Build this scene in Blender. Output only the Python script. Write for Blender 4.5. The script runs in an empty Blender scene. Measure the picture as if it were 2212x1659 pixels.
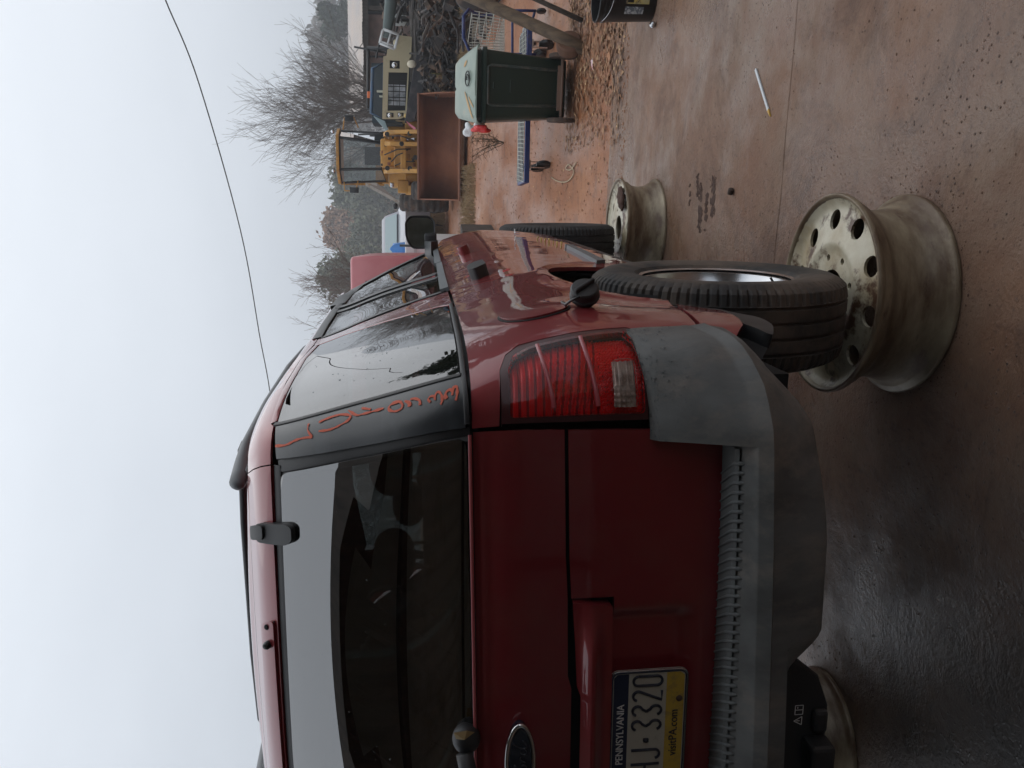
import bpy, math, random
import numpy as np
from mathutils import Vector, Matrix, geometry, noise
sc = bpy.context.scene
COL = sc.collection
R = math.radians
rng = random.Random(7)

# ---------------------------------------------------------------- camera
cam_data = bpy.data.cameras.new('camera')
cam = bpy.data.objects.new('camera', cam_data)
COL.objects.link(cam)
cf = Vector((-0.21563554, 0.97012714, -0.11115146))     # viewing direction
cr = Vector((0.97622127, 0.21676778, -0.00194053))      # true right of the (portrait) frame
cu = Vector((-0.0222115, 0.10892687, 0.99380158))       # true up of the (portrait) frame
# the phone was held upright but the picture is stored lying on its side: picture-up = true right, picture-right = true down
m = Matrix((-cu, cr, -cf)).transposed().to_4x4()
m.translation = Vector((1.04393699, -1.36, 1.49419027))
cam.matrix_world = m
cam_data.sensor_fit = 'HORIZONTAL'
cam_data.sensor_width = 36.0
cam_data.lens = 36.0*1789.0/2212.0
cam_data.clip_start = 0.05
cam_data.clip_end = 1500
sc.camera = cam

# ---------------------------------------------------------------- world (fog-white overcast) and sun
w = bpy.data.worlds.new('World'); sc.world = w; w.use_nodes = True
nt = w.node_tree; nt.nodes.clear()
SUN_EL, SUN_ROT = R(50), R(35)
sky = nt.nodes.new('ShaderNodeTexSky'); sky.sky_type = 'NISHITA'; sky.sun_disc = False
sky.sun_elevation = SUN_EL; sky.sun_rotation = SUN_ROT
sky.air_density = 1.0; sky.dust_density = 4.0; sky.ozone_density = 1.0
hs = nt.nodes.new('ShaderNodeHueSaturation'); hs.inputs['Saturation'].default_value = 0.25
nt.links.new(sky.outputs[0], hs.inputs['Color'])
tc = nt.nodes.new('ShaderNodeTexCoord')
sx = nt.nodes.new('ShaderNodeSeparateXYZ'); nt.links.new(tc.outputs['Generated'], sx.inputs[0])
rp = nt.nodes.new('ShaderNodeValToRGB')
rp.color_ramp.elements[0].position = 0.0; rp.color_ramp.elements[0].color = (5.2, 5.7, 6.4, 1)
rp.color_ramp.elements[1].position = 0.55; rp.color_ramp.elements[1].color = (8.9, 9.5, 10.3, 1)
cn = nt.nodes.new('ShaderNodeTexNoise'); cn.inputs['Scale'].default_value = 2.2; cn.inputs['Detail'].default_value = 4; cn.inputs['Roughness'].default_value = .5
cm_ = nt.nodes.new('ShaderNodeMapping'); cm_.inputs['Scale'].default_value = (1,1,2.5); nt.links.new(tc.outputs['Generated'], cm_.inputs[0]); nt.links.new(cm_.outputs[0], cn.inputs['Vector'])
ca_ = nt.nodes.new('ShaderNodeMath'); ca_.operation = 'MULTIPLY_ADD'; ca_.inputs[1].default_value = .30; nt.links.new(cn.outputs['Fac'], ca_.inputs[0])
cb_ = nt.nodes.new('ShaderNodeMath'); cb_.operation = 'SUBTRACT'; cb_.inputs[1].default_value = .15; nt.links.new(sx.outputs['Z'], cb_.inputs[0]); nt.links.new(cb_.outputs[0], ca_.inputs[2])
nt.links.new(ca_.outputs[0], rp.inputs[0])
mx = nt.nodes.new('ShaderNodeMixRGB'); mx.inputs[0].default_value = 0.85
nt.links.new(hs.outputs[0], mx.inputs[1]); nt.links.new(rp.outputs[0], mx.inputs[2])
bg = nt.nodes.new('ShaderNodeBackground'); bg.inputs['Strength'].default_value = 0.09
nt.links.new(mx.outputs[0], bg.inputs['Color'])
wo = nt.nodes.new('ShaderNodeOutputWorld'); nt.links.new(bg.outputs[0], wo.inputs[0])
sd = bpy.data.lights.new('sun', 'SUN'); sd.energy = 0.5; sd.angle = R(90); sd.color = (1, 0.97, 0.92)
so = bpy.data.objects.new('sun', sd); COL.objects.link(so)
sdir = Vector((math.sin(SUN_ROT)*math.cos(SUN_EL), math.cos(SUN_ROT)*math.cos(SUN_EL), math.sin(SUN_EL)))
so.rotation_euler = (-sdir).to_track_quat('-Z', 'Y').to_euler()
vs = sc.view_settings
vs.view_transform = 'Standard'; vs.look = 'None'; vs.gamma = 1; vs.use_curve_mapping = False
vs.exposure = 0.38

# ---------------------------------------------------------------- helpers
def tag(o, label=None, cat=None, group=None, kind=None):
    if label: o['label'] = label
    if cat: o['category'] = cat
    if group: o['group'] = group
    if kind: o['kind'] = kind
    return o
def empty(name, loc=(0,0,0), rot=(0,0,0), label=None, cat=None, group=None):
    o = bpy.data.objects.new(name, None); COL.objects.link(o)
    o.location = loc; o.rotation_euler = rot; o.empty_display_size = .2
    return tag(o, label, cat, group)
def link(name, me, mat, parent=None, smooth=True, angle=None):
    if mat is not None and len(me.materials) == 0: me.materials.append(mat)
    o = bpy.data.objects.new(name, me); COL.objects.link(o)
    if parent is not None: o.parent = parent
    if smooth:
        me.polygons.foreach_set('use_smooth', [True]*len(me.polygons))
        if angle: 
            try: me.set_sharp_from_angle(angle=R(angle))
            except Exception: pass
    return o
def copy_tree(o, parent=None):
    c = o.copy(); COL.objects.link(c); c.parent = parent
    for ch in o.children: copy_tree(ch, c)
    return c
def rotm(rx=0, ry=0, rz=0):
    return Matrix.Rotation(R(rz),3,'Z') @ Matrix.Rotation(R(ry),3,'Y') @ Matrix.Rotation(R(rx),3,'X')
class MB:
    def __init__(s): s.v = []; s.f = []
    def add(s, vs_, fs_):
        b = len(s.v); s.v += [tuple(v) for v in vs_]; s.f += [tuple(b+i for i in f) for f in fs_]; return s
    def box(s, c, d, rot=None):
        x,y,z = d[0]/2, d[1]/2, d[2]/2
        P = [Vector(p) for p in [(-x,-y,-z),(x,-y,-z),(x,y,-z),(-x,y,-z),(-x,-y,z),(x,-y,z),(x,y,z),(-x,y,z)]]
        if rot is not None: P = [rot @ p for p in P]
        c = Vector(c)
        return s.add([p+c for p in P], [(0,3,2,1),(4,5,6,7),(0,1,5,4),(1,2,6,5),(2,3,7,6),(3,0,4,7)])
    def rbox(s, c, d, r, rot=None, n=3):
        """box with rounded vertical edges and softened top/bottom"""
        x,y,z = d[0]/2, d[1]/2, d[2]/2; ring = []
        for cx_,cy_,a0 in ((x-r,y-r,0),(-x+r,y-r,90),(-x+r,-y+r,180),(x-r,-y+r,270)):
            for k in range(n+1):
                a = R(a0+90*k/n); ring.append((cx_, cy_, math.cos(a), math.sin(a)))
        lev = [(-z,r*.45),(-z+r*.45*.3,r*.15),(-z+r*.45,0),(z-r*.45,0),(z-r*.45*.3,r*.15),(z,r*.45)]
        V = []; N = len(ring)
        for zz, ins in lev:
            for (a,b,ca,sa) in ring: V.append(Vector((a+(r-ins)*ca, b+(r-ins)*sa, zz)))
        F = []
        for L in range(len(lev)-1):
            for k in range(N): F.append((L*N+k, L*N+(k+1)%N, (L+1)*N+(k+1)%N, (L+1)*N+k))
        F.append(tuple(range(N))[::-1]); F.append(tuple((len(lev)-1)*N+k for k in range(N)))
        if rot is not None: V = [rot @ p for p in V]
        c = Vector(c); return s.add([p+c for p in V], F)
    def tube(s, pts, r, n=8, cap=True, closed=False):
        pts = [Vector(p) for p in pts]; m_ = len(pts)
        rr = r if isinstance(r,(list,tuple)) else [r]*m_
        b = len(s.v); prev = None
        for i,p in enumerate(pts):
            if closed: t = pts[(i+1)%m_]-pts[i-1]
            else: t = pts[min(i+1,m_-1)]-pts[max(i-1,0)]
            if t.length < 1e-9: t = Vector((0,0,1))
            t.normalize()
            if prev is None:
                a = Vector((0,0,1)) if abs(t.z)<.9 else Vector((1,0,0)); u = t.cross(a).normalized()
            else:
                u = prev - t*prev.dot(t); u.normalize()
            prev = u; v = t.cross(u)
            for k in range(n):
                a = 2*math.pi*k/n; s.v.append(tuple(p+(u*math.cos(a)+v*math.sin(a))*rr[i]))
        for i in range(m_ if closed else m_-1):
            j = (i+1)%m_
            for k in range(n): s.f.append((b+i*n+k, b+i*n+(k+1)%n, b+j*n+(k+1)%n, b+j*n+k))
        if cap and not closed:
            s.f.append(tuple(b+k for k in range(n))[::-1]); s.f.append(tuple(b+(m_-1)*n+k for k in range(n)))
        return s
    def lathe(s, prof, n=32, c=(0,0,0), rot=None, close=False, seg=None):
        """prof: list of (radius, height) about local Z"""
        b = len(s.v); c = Vector(c); m_ = len(prof)
        for k in range(n):
            a = 2*math.pi*k/n; ca, sa = math.cos(a), math.sin(a)
            pr = prof if seg is None else seg(k)
            for (r_,h) in pr:
                p = Vector((r_*ca, r_*sa, h))
                if rot is not None: p = rot @ p
                s.v.append(tuple(p+c))
        for k in range(n):
            k2 = (k+1)%n
            for i in range(m_-1 if not close else m_):
                j = (i+1)%m_
                s.f.append((b+k*m_+i, b+k2*m_+i, b+k2*m_+j, b+k*m_+j))
        return s
    def ell(s, c, r, nu=12, nv=8, rot=None, e=1.0):
        b = len(s.v); c = Vector(c)
        pw = lambda q: math.copysign(abs(q)**e, q)
        for j in range(nv+1):
            th = math.pi*j/nv
            for i in range(nu):
                ph = 2*math.pi*i/nu
                p = Vector((r[0]*pw(math.sin(th))*pw(math.cos(ph)), r[1]*pw(math.sin(th))*pw(math.sin(ph)), r[2]*pw(math.cos(th))))
                if rot is not None: p = rot @ p
                s.v.append(tuple(p+c))
        for j in range(nv):
            for i in range(nu):
                s.f.append((b+j*nu+i, b+(j+1)*nu+i, b+(j+1)*nu+(i+1)%nu, b+j*nu+(i+1)%nu))
        return s
    def prism(s, poly, axis, a, b_):
        """poly of 2D points extruded along axis ('x','y','z') from a to b_"""
        n = len(poly)
        def mk(p,t):
            return (t,p[0],p[1]) if axis=='x' else ((p[0],t,p[1]) if axis=='y' else (p[0],p[1],t))
        V = [mk(p,a) for p in poly]+[mk(p,b_) for p in poly]
        F = [tuple(range(n))[::-1], tuple(range(n,2*n))]+[(i,(i+1)%n,n+(i+1)%n,n+i) for i in range(n)]
        return s.add(V,F)
    def build(s, name, mat, parent=None, smooth=False, angle=None, bevel=0, kind=None, fix=True):
        me = bpy.data.meshes.new(name); me.from_pydata(s.v, [], s.f); me.validate()
        if fix:
            import bmesh
            bm = bmesh.new(); bm.from_mesh(me); bmesh.ops.recalc_face_normals(bm, faces=bm.faces); bm.to_mesh(me); bm.free()
        o = link(name, me, mat, parent, smooth, angle)
        if bevel:
            b = o.modifiers.new('bevel','BEVEL'); b.width = bevel; b.segments = 2; b.limit_method='ANGLE'; b.angle_limit=R(40)
        if kind: o['kind'] = kind
        return o

# ---------------------------------------------------------------- materials
def mat(name, col, rough=.6, metal=0, col2=None, nscale=8, nlo=.4, nhi=.65, bump=0, bscale=60, coat=0, spec=.5,
        dirt=None, dscale=3, dlo=.5, dhi=.7, rough2=None, coord='Object', detail=6, stretch=None, trans=0, aniso=0, coatr=.05, dist=.002):
    m = bpy.data.materials.new(name); m.use_nodes = True; n = m.node_tree; L = n.links; p = n.nodes['Principled BSDF']
    p.inputs['Base Color'].default_value = (*col,1); p.inputs['Roughness'].default_value = rough
    p.inputs['Metallic'].default_value = metal; p.inputs['Coat Weight'].default_value = coat; p.inputs['Coat Roughness'].default_value = coatr
    p.inputs['Specular IOR Level'].default_value = spec; p.inputs['Transmission Weight'].default_value = trans
    tcn = n.nodes.new('ShaderNodeTexCoord'); src = tcn.outputs[coord]
    if stretch:
        mp = n.nodes.new('ShaderNodeMapping'); mp.inputs['Scale'].default_value = stretch; L.new(src, mp.inputs[0]); src = mp.outputs[0]
    def nz(scale, det=detail, ro=.6):
        t = n.nodes.new('ShaderNodeTexNoise'); t.inputs['Scale'].default_value = scale; t.inputs['Detail'].default_value = det
        t.inputs['Roughness'].default_value = ro; L.new(src, t.inputs['Vector']); return t
    def ramp(o, a, b):
        r_ = n.nodes.new('ShaderNodeMapRange'); r_.inputs['From Min'].default_value = a; r_.inputs['From Max'].default_value = b; L.new(o, r_.inputs['Value']); return r_.outputs[0]
    cur = None
    if col2 is not None:
        f = ramp(nz(nscale).outputs['Fac'], nlo, nhi)
        x = n.nodes.new('ShaderNodeMixRGB'); x.inputs[1].default_value = (*col,1); x.inputs[2].default_value = (*col2,1); L.new(f, x.inputs[0]); cur = x.outputs[0]
        if rough2 is not None:
            q = n.nodes.new('ShaderNodeMapRange'); q.inputs['To Min'].default_value = rough; q.inputs['To Max'].default_value = rough2; L.new(f, q.inputs['Value']); L.new(q.outputs[0], p.inputs['Roughness'])
    if dirt is not None:
        f = ramp(nz(dscale, 8, .7).outputs['Fac'], dlo, dhi)
        x = n.nodes.new('ShaderNodeMixRGB'); L.new(f, x.inputs[0]); x.inputs[2].default_value = (*dirt,1)
        if cur is None: x.inputs[1].default_value = (*col,1)
        else: L.new(cur, x.inputs[1])
        cur = x.outputs[0]
    if cur is not None: L.new(cur, p.inputs['Base Color'])
    if bump:
        bn = n.nodes.new('ShaderNodeBump'); bn.inputs['Strength'].default_value = bump; bn.inputs['Distance'].default_value = dist
        L.new(nz(bscale, 4).outputs['Fac'], bn.inputs['Height']); L.new(bn.outputs[0], p.inputs['Normal'])
    return m
def glassmat(name, tint, ior=1.5, rough=.0, gcol=(1,1,1), specks=False):
    m = bpy.data.materials.new(name); m.use_nodes = True; n = m.node_tree; n.nodes.clear(); L = n.links
    o = n.nodes.new('ShaderNodeOutputMaterial'); x = n.nodes.new('ShaderNodeMixShader')
    t = n.nodes.new('ShaderNodeBsdfTransparent'); t.inputs[0].default_value = (*tint,1)
    g = n.nodes.new('ShaderNodeBsdfGlossy'); g.inputs['Roughness'].default_value = rough; g.inputs[0].default_value = (*gcol,1)
    f = n.nodes.new('ShaderNodeFresnel'); f.inputs['IOR'].default_value = ior
    L.new(f.outputs[0], x.inputs[0]); L.new(t.outputs[0], x.inputs[1]); L.new(g.outputs[0], x.inputs[2]); L.new(x.outputs[0], o.inputs[0])
    return m
CLAY = (.30,.135,.068)
M = {}
def paintmat():
    m = mat('car_paint', (.155,.010,.016), rough=.42, metal=.25, coat=1, coatr=.03, spec=.3)
    n = m.node_tree; L = n.links; p = n.nodes['Principled BSDF']
    # metallic flake and a film of dust with drip specks
    tcn = n.nodes.new('ShaderNodeTexCoord')
    v = n.nodes.new('ShaderNodeTexNoise'); v.inputs['Scale'].default_value = 9; v.inputs['Detail'].default_value = 8; L.new(tcn.outputs['Object'], v.inputs['Vector'])
    r_ = n.nodes.new('ShaderNodeMapRange'); r_.inputs['From Min'].default_value=.45; r_.inputs['From Max'].default_value=.75; r_.inputs['To Max'].default_value=.17
    L.new(v.outputs['Fac'], r_.inputs['Value'])
    x = n.nodes.new('ShaderNodeMixRGB'); x.inputs[1].default_value=(.225,.020,.026,1); x.inputs[2].default_value=(.23,.11,.085,1); L.new(r_.outputs[0], x.inputs[0])
    v2 = n.nodes.new('ShaderNodeTexVoronoi'); v2.inputs['Scale'].default_value = 38; L.new(tcn.outputs['Object'], v2.inputs['Vector'])
    s2 = n.nodes.new('ShaderNodeMath'); s2.operation='LESS_THAN'; s2.inputs[1].default_value=.085; L.new(v2.outputs['Distance'], s2.inputs[0])
    v3 = n.nodes.new('ShaderNodeTexNoise'); v3.inputs['Scale'].default_value=3.1; L.new(tcn.outputs['Object'], v3.inputs['Vector'])
    s3 = n.nodes.new('ShaderNodeMath'); s3.operation='GREATER_THAN'; s3.inputs[1].default_value=.58; L.new(v3.outputs['Fac'], s3.inputs[0])
    s4 = n.nodes.new('ShaderNodeMath'); s4.operation='MULTIPLY'; L.new(s2.outputs[0], s4.inputs[0]); L.new(s3.outputs[0], s4.inputs[1])
    y = n.nodes.new('ShaderNodeMixRGB'); L.new(s4.outputs[0], y.inputs[0]); L.new(x.outputs[0], y.inputs[1]); y.inputs[2].default_value=(.07,.035,.025,1)
    L.new(y.outputs[0], p.inputs['Base Color'])
    cq = n.nodes.new('ShaderNodeMath'); cq.operation='MULTIPLY_ADD'; cq.inputs[1].default_value=.35; cq.inputs[2].default_value=.015; L.new(r_.outputs[0], cq.inputs[0]); L.new(cq.outputs[0], p.inputs['Coat Roughness'])
    # gentle panel waviness so that reflections wobble
    b1 = n.nodes.new('ShaderNodeTexNoise'); b1.inputs['Scale'].default_value = 5; b1.inputs['Detail'].default_value=1; L.new(tcn.outputs['Object'], b1.inputs['Vector'])
    bb = n.nodes.new('ShaderNodeBump'); bb.inputs['Strength'].default_value=.18; bb.inputs['Distance'].default_value=.012; L.new(b1.outputs['Fac'], bb.inputs['Height'])
    L.new(bb.outputs[0], p.inputs['Coat Normal'])
    return m
M['paint'] = paintmat()
M['gap'] = mat('gap_black', (.006,.006,.007), rough=.8)
M['seal'] = mat('rubber_seal', (.012,.012,.014), rough=.45, bump=.1, bscale=200)
M['dp'] = mat('pillar_trim', (.022,.026,.031), rough=.30, col2=(.075,.088,.097), nscale=5, nlo=.52, nhi=.8, rough2=.5, stretch=(1,1,2.2), coat=.15, coatr=.25)
M['plastic'] = mat('bumper_plastic', (.160,.168,.168), rough=.58, col2=(.085,.088,.086), nscale=4, nlo=.35, nhi=.7, bump=.35, bscale=420, dirt=(.24,.215,.19), dscale=5, dlo=.48, dhi=.75, dist=.0012, stretch=(2.6,2.6,1))
M['plastic_dark'] = mat('dark_plastic', (.022,.023,.025), rough=.5, bump=.2, bscale=300, dist=.0006)
M['pad'] = mat('step_pad_rubber', (.155,.17,.172), rough=.62, col2=(.13,.14,.145), nscale=14, dirt=(.22,.2,.18), dscale=9, dlo=.58, dhi=.8)
M['rail'] = mat('rail_plastic', (.12,.135,.145), rough=.5, bump=.2, bscale=300, dist=.0006)
M['black'] = mat('satin_black', (.010,.010,.011), rough=.35)
M['glass'] = glassmat('tinted_glass', (.07,.08,.08), ior=2.6)
M['glass_dark'] = glassmat('privacy_glass', (.06,.065,.07), ior=2.3)
M['glass_side'] = glassmat('side_glass', (.30,.33,.32), ior=1.75)
M['chrome'] = mat('chrome', (.75,.76,.78), rough=.08, metal=1)
M['silver'] = mat('alloy', (.52,.53,.55), rough=.22, metal=1, dirt=(.25,.2,.17), dscale=20, dlo=.55, dhi=.8)
M['white'] = mat('white_print', (.75,.76,.76), rough=.6)
M['gold'] = mat('gold_badge', (.62,.47,.12), rough=.3, metal=.6)
M['crayon'] = mat('orange_paint_marker', (.62,.13,.075), rough=.75, bump=.4, bscale=500)
M['cloth'] = mat('seat_cloth', (.028,.03,.031), rough=.95)
M['headliner'] = mat('headliner', (.03,.033,.033), rough=.95)

# ================================================================ THE SPORT UTILITY CAR
# body surface: t = distance along the plan outline (negative = across the tail towards the centre, positive = forward along the side), z = height
TK = np.array([0,.06,.12,.2,.3,.6,1.0,1.5,2.2,2.9,3.5,4.2])
YK = np.array([0,.012,.04,.10,.19,.49,.89,1.39,2.09,2.79,3.39,4.09])
ZK=np.array([.55,.70,.85,1.0,1.2,1.39,1.6,1.78,1.84,1.875])
XT=np.array([
 [.660,.715,.765,.800,.815,.820,.820,.820,.830,.835,.830,.780],
 [.668,.725,.780,.815,.826,.820,.840,.852,.860,.868,.870,.820],
 [.672,.730,.785,.826,.838,.832,.852,.868,.880,.888,.892,.840],
 [.672,.730,.785,.830,.846,.840,.862,.876,.890,.900,.902,.850],
 [.672,.728,.778,.820,.842,.852,.861,.868,.880,.892,.892,.830],
 [.664,.708,.742,.768,.785,.800,.803,.806,.820,.832,.830,.760],
 [.590,.630,.660,.685,.700,.716,.722,.726,.740,.750,.740,.660],
 [.520,.560,.590,.610,.625,.640,.645,.650,.665,.675,.650,.560],
 [.495,.535,.565,.588,.603,.617,.622,.630,.645,.650,.620,.530],
 [.460,.495,.520,.540,.555,.570,.575,.585,.600,.600,.570,.480]])
YR=np.array([.02,.05,.06,.06,.06,.08,.21,.345,.41,.49])

def _slopes(xk, yk):
    d = np.diff(yk, axis=0)/np.diff(xk)[:,None] if yk.ndim>1 else np.diff(yk)/np.diff(xk)
    h = np.diff(xk); out = np.empty_like(yk)
    out[0] = d[0]; out[-1] = d[-1]
    for j in range(1,len(xk)-1): out[j] = (d[j-1]*h[j]+d[j]*h[j-1])/(h[j]+h[j-1])
    return out
SX = _slopes(ZK, XT); SR = _slopes(ZK, YR); SY = _slopes(TK, YK)
_rowc = {}
def _herm(xk, yk, mk_, x):
    x = min(max(x, xk[0]), xk[-1]); i = int(min(max(np.searchsorted(xk, x)-1, 0), len(xk)-2))
    h = xk[i+1]-xk[i]; s = (x-xk[i])/h; s2 = s*s; s3 = s2*s
    return (2*s3-3*s2+1)*yk[i]+(s3-2*s2+s)*h*mk_[i]+(-2*s3+3*s2)*yk[i+1]+(s3-s2)*h*mk_[i+1]
def S(t, z):
    k = round(z*100000)
    if k not in _rowc:
        row = _herm(ZK, XT, SX, z); _rowc[k] = (row, _slopes(TK, row), float(_herm(ZK, YR, SR, z)))
    row, sl, yr = _rowc[k]
    if t <= 0:
        x0 = row[0]; x = x0+t
        return Vector((x, yr-.03*(1-(x/x0)**2), z))
    return Vector((float(_herm(TK, row, sl, t)), yr+float(_herm(TK, YK, SY, t)), z))
def Sn(t, z):
    e = .004
    a = S(t+e, z)-S(t-e, z); b = S(t, min(z+e,1.874))-S(t, z-e)
    n = a.cross(b)
    if n.length < 1e-12: return Vector((1,0,0))
    n.normalize(); return n
def SP(t, z, off=0): return S(t,z)+Sn(t,z)*off

CAR = empty('parked_car', (0,0,0), (0,R(-1.2),0), 'dark red sport utility car seen from behind, resting on bare steel wheels, orange pillar writing', 'car')

def resample(poly, step, closed=True):
    out = []; n = len(poly)
    for i in range(n if closed else n-1):
        a, b = poly[i], poly[(i+1)%n]
        d = math.hypot(b[0]-a[0], b[1]-a[1]); k = max(1, int(math.ceil(d/step)))
        for j in range(k): out.append((a[0]+(b[0]-a[0])*j/k, a[1]+(b[1]-a[1])*j/k))
    if not closed: out.append(poly[-1])
    return out
def rounded(poly, r, n=4):
    out = []; N = len(poly)
    for i in range(N):
        p0, p, p1 = Vector(poly[i-1]), Vector(poly[i]), Vector(poly[(i+1)%N])
        a = (p0-p); b = (p1-p); rr = min(r, a.length*.45, b.length*.45)
        a = p+a.normalized()*rr; b = p+b.normalized()*rr
        for k in range(n+1):
            s = k/n; out.append(tuple((1-s)**2*a+2*s*(1-s)*p+s*s*b))
    return out
def smoothc(pts, n=4, closed=False):
    """catmull-rom through 2D points"""
    P = [Vector(p) for p in pts]; out = []; N = len(P)
    rngi = range(N) if closed else range(N-1)
    for i in rngi:
        if closed: p0,p1,p2,p3 = P[i-1],P[i],P[(i+1)%N],P[(i+2)%N]
        else: p0,p1,p2,p3 = P[max(i-1,0)],P[i],P[i+1],P[min(i+2,N-1)]
        for k in range(n):
            s = k/n; out.append(tuple(.5*((2*p1)+(p2-p0)*s+(2*p0-5*p1+4*p2-p3)*s*s+(3*p1-p0-3*p2+p3)*s**3)))
    if not closed: out.append(tuple(P[-1]))
    return out
def fill2d(poly, step, holes=()):
    loops = [resample(poly, step)]+[resample(h, step) for h in holes]
    co = []; ed = []; ranges = []
    for lp in loops:
        b = len(co); co += [Vector(p) for p in lp]; n = len(lp); ranges.append((b,n))
        ed += [(b+i, b+(i+1)%n) for i in range(n)]
    xs = [c[0] for c in co]; ys = [c[1] for c in co]
    def inside(p, lp):
        r_ = False; n = len(lp); j = n-1
        for i in range(n):
            if (lp[i][1] > p[1]) != (lp[j][1] > p[1]) and p[0] < (lp[j][0]-lp[i][0])*(p[1]-lp[i][1])/(lp[j][1]-lp[i][1])+lp[i][0]: r_ = not r_
            j = i
        return r_
    x0,x1,y0,y1 = min(xs),max(xs),min(ys),max(ys)
    arr = np.array([tuple(c) for c in co])
    nx, ny = int((x1-x0)/step)+1, int((y1-y0)/step)+1
    for i in range(1,nx+1):
        for j in range(1,ny+1):
            p = (x0+(i-.5*(j%2))*step, y0+j*step*.9)
            if np.min((arr[:,0]-p[0])**2+(arr[:,1]-p[1])**2) < (.55*step)**2: continue
            if inside(p, loops[0]) and not any(inside(p,h) for h in loops[1:]): co.append(Vector(p))
    r_ = geometry.delaunay_2d_cdt(co, ed, [], 2 if holes else 1, 1e-6)
    V, E_, F_, ov = r_[0], r_[1], r_[2], r_[3]
    mp = {}
    for i,o in enumerate(ov):
        for q in o: mp[q] = i
    F_ = [f for f in F_ if (lambda c: inside(c, loops[0]) and not any(inside(c,h) for h in loops[1:]))((sum(V[i][0] for i in f)/len(f), sum(V[i][1] for i in f)/len(f)))]
    bl = [[mp[b+i] for i in range(n) if (b+i) in mp] for (b,n) in ranges]
    return V, F_, bl
def panel(name, poly, m_, off=0., step=.03, lip=.012, parent=None, side=1, holes=(), disp=None, label=None):
    V, F_, bl = fill2d(poly, step, holes)
    P = []; NN = []
    for v in V:
        n = Sn(v[0], v[1]); o = off + (disp(v[0],v[1]) if disp else 0)
        P.append(S(v[0],v[1])+n*o); NN.append(n)
    if disp:   # normals of a displaced panel by finite differences
        NN = []
        e = .004
        for v in V:
            f = lambda a,b: S(a,b)+Sn(a,b)*(off+disp(a,b))
            a = f(v[0]+e,v[1])-f(v[0]-e,v[1]); b = f(v[0],min(v[1]+e,1.874))-f(v[0],v[1]-e)
            n = a.cross(b); NN.append(n.normalized() if n.length>1e-12 else Sn(v[0],v[1]))
    faces = []; fn = []
    for f in F_:
        a = [P[i] for i in f[:3]]; g = (a[1]-a[0]).cross(a[2]-a[0])
        f = tuple(f) if g.dot(NN[f[0]]) > 0 else tuple(f)[::-1]
        faces.append(f); fn += [NN[i] for i in f]
    if lip:
        for lp in bl:
            b = len(P); n_ = len(lp)
            for i in lp: P.append(P[i]-NN[i]*lip)
            c0 = len(P)
            for i in lp: P.append(P[i])
            for k in range(n_):
                i, j = lp[k], lp[(k+1)%n_]
                q = (c0+k, c0+(k+1)%n_, b+(k+1)%n_, b+k)
                g = (P[j]-P[i]).cross(P[b+k]-P[i])
                if g.length > 1e-12: g.normalize()
                # outward = away from panel centroid
                faces.append(q); fn += [g]*4
    if side < 0:
        P = [Vector((-p[0],p[1],p[2])) for p in P]; nf = []; k = 0; fn2 = []
        for f in faces:
            l = len(f); seg = [Vector((-q[0],q[1],q[2])) for q in fn[k:k+l]]; nf.append(f[::-1]); fn2 += seg[::-1]; k += l
        faces, fn = nf, fn2
    me = bpy.data.meshes.new(name); me.from_pydata([tuple(p) for p in P], [], faces)
    me.materials.append(m_)
    me.polygons.foreach_set('use_smooth', [True]*len(me.polygons))
    me.normals_split_custom_set([tuple(q) for q in fn])
    o = bpy.data.objects.new(name, me); COL.objects.link(o); o.parent = parent if parent else CAR
    if label: o['label'] = label
    return o
def strip(name, pts, w, m_, off=.002, parent=None, step=.02, side=1, lip=.004):
    """ribbon of width w along a (t,z) polyline lying on the body"""
    pts = resample(pts, step, False); P = []; F = []
    for i,p in enumerate(pts):
        a = pts[max(i-1,0)]; b = pts[min(i+1,len(pts)-1)]
        P0 = S(*p); n = Sn(*p); t = (S(*b)-S(*a)); 
        if t.length < 1e-9: t = Vector((0,0,1))
        t.normalize(); s = n.cross(t).normalized()
        for q, oo in ((-.5,off-lip),(-.5,off-.0008),(-.36,off),(.36,off),(.5,off-.0008),(.5,off-lip)):
            v = P0+s*w*q+n*oo; P.append((side*v[0],v[1],v[2]))
    for i in range(len(pts)-1):
        for k in range(5): F.append((i*6+k,(i+1)*6+k,(i+1)*6+k+1,i*6+k+1))
    mb = MB(); mb.v = P; mb.f = F
    return mb.build(name, m_, parent if parent else CAR, smooth=True, angle=50)
ZB = 1.388
x0b = .664
# --- tail: glass, lower glass-frame panel, lift gate
def ridge(t,z):     # sculpted shoulder under the rear glass and the licence recess
    d = 0.
    if z > 1.29: d -= .014*((z-1.29)/.098)**2
    return d
TL = -1.332
cm = -.666
panel('glass_frame_panel', [(-.002,1.221),(-.238,1.218),(-.32,1.214),(-.479,1.212),(-.505,1.205),(-.83,1.205),(-.855,1.212),(TL+.32,1.214),(TL+.002,1.221),(TL+.002,1.386),(-.666,1.386),(-.002,1.388)], M['paint'], off=.003, disp=ridge)
strip('gate_edge_highlight', [(-.004,1.389),(-.3,1.388),(-.666,1.386),(TL+.004,1.388)], .006, mat('edge_highlight_pink',(.42,.10,.11),rough=.25,coat=1), off=.007)  # lighter pink strip: highlight on the gate's top edge painted as colour
def sm0(x): x=min(max(x,0),1); return x*x*(3-2*x)
def recess(t,z):
    a = sm0((-.340-t)/.04); b = sm0((t-(TL+.340))/.04)
    zz = sm0((z-.955)/.05)
    return -.020*a*b*zz
panel('lift_gate', [(-.003,1.214),(-.238,1.211),(-.322,1.207),(-.322,1.126),(TL+.322,1.126),(TL+.322,1.207),(TL+.003,1.214),(TL+.010,.905),(-.010,.905)], M['paint'], off=.003, disp=recess, step=.016)
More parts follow.
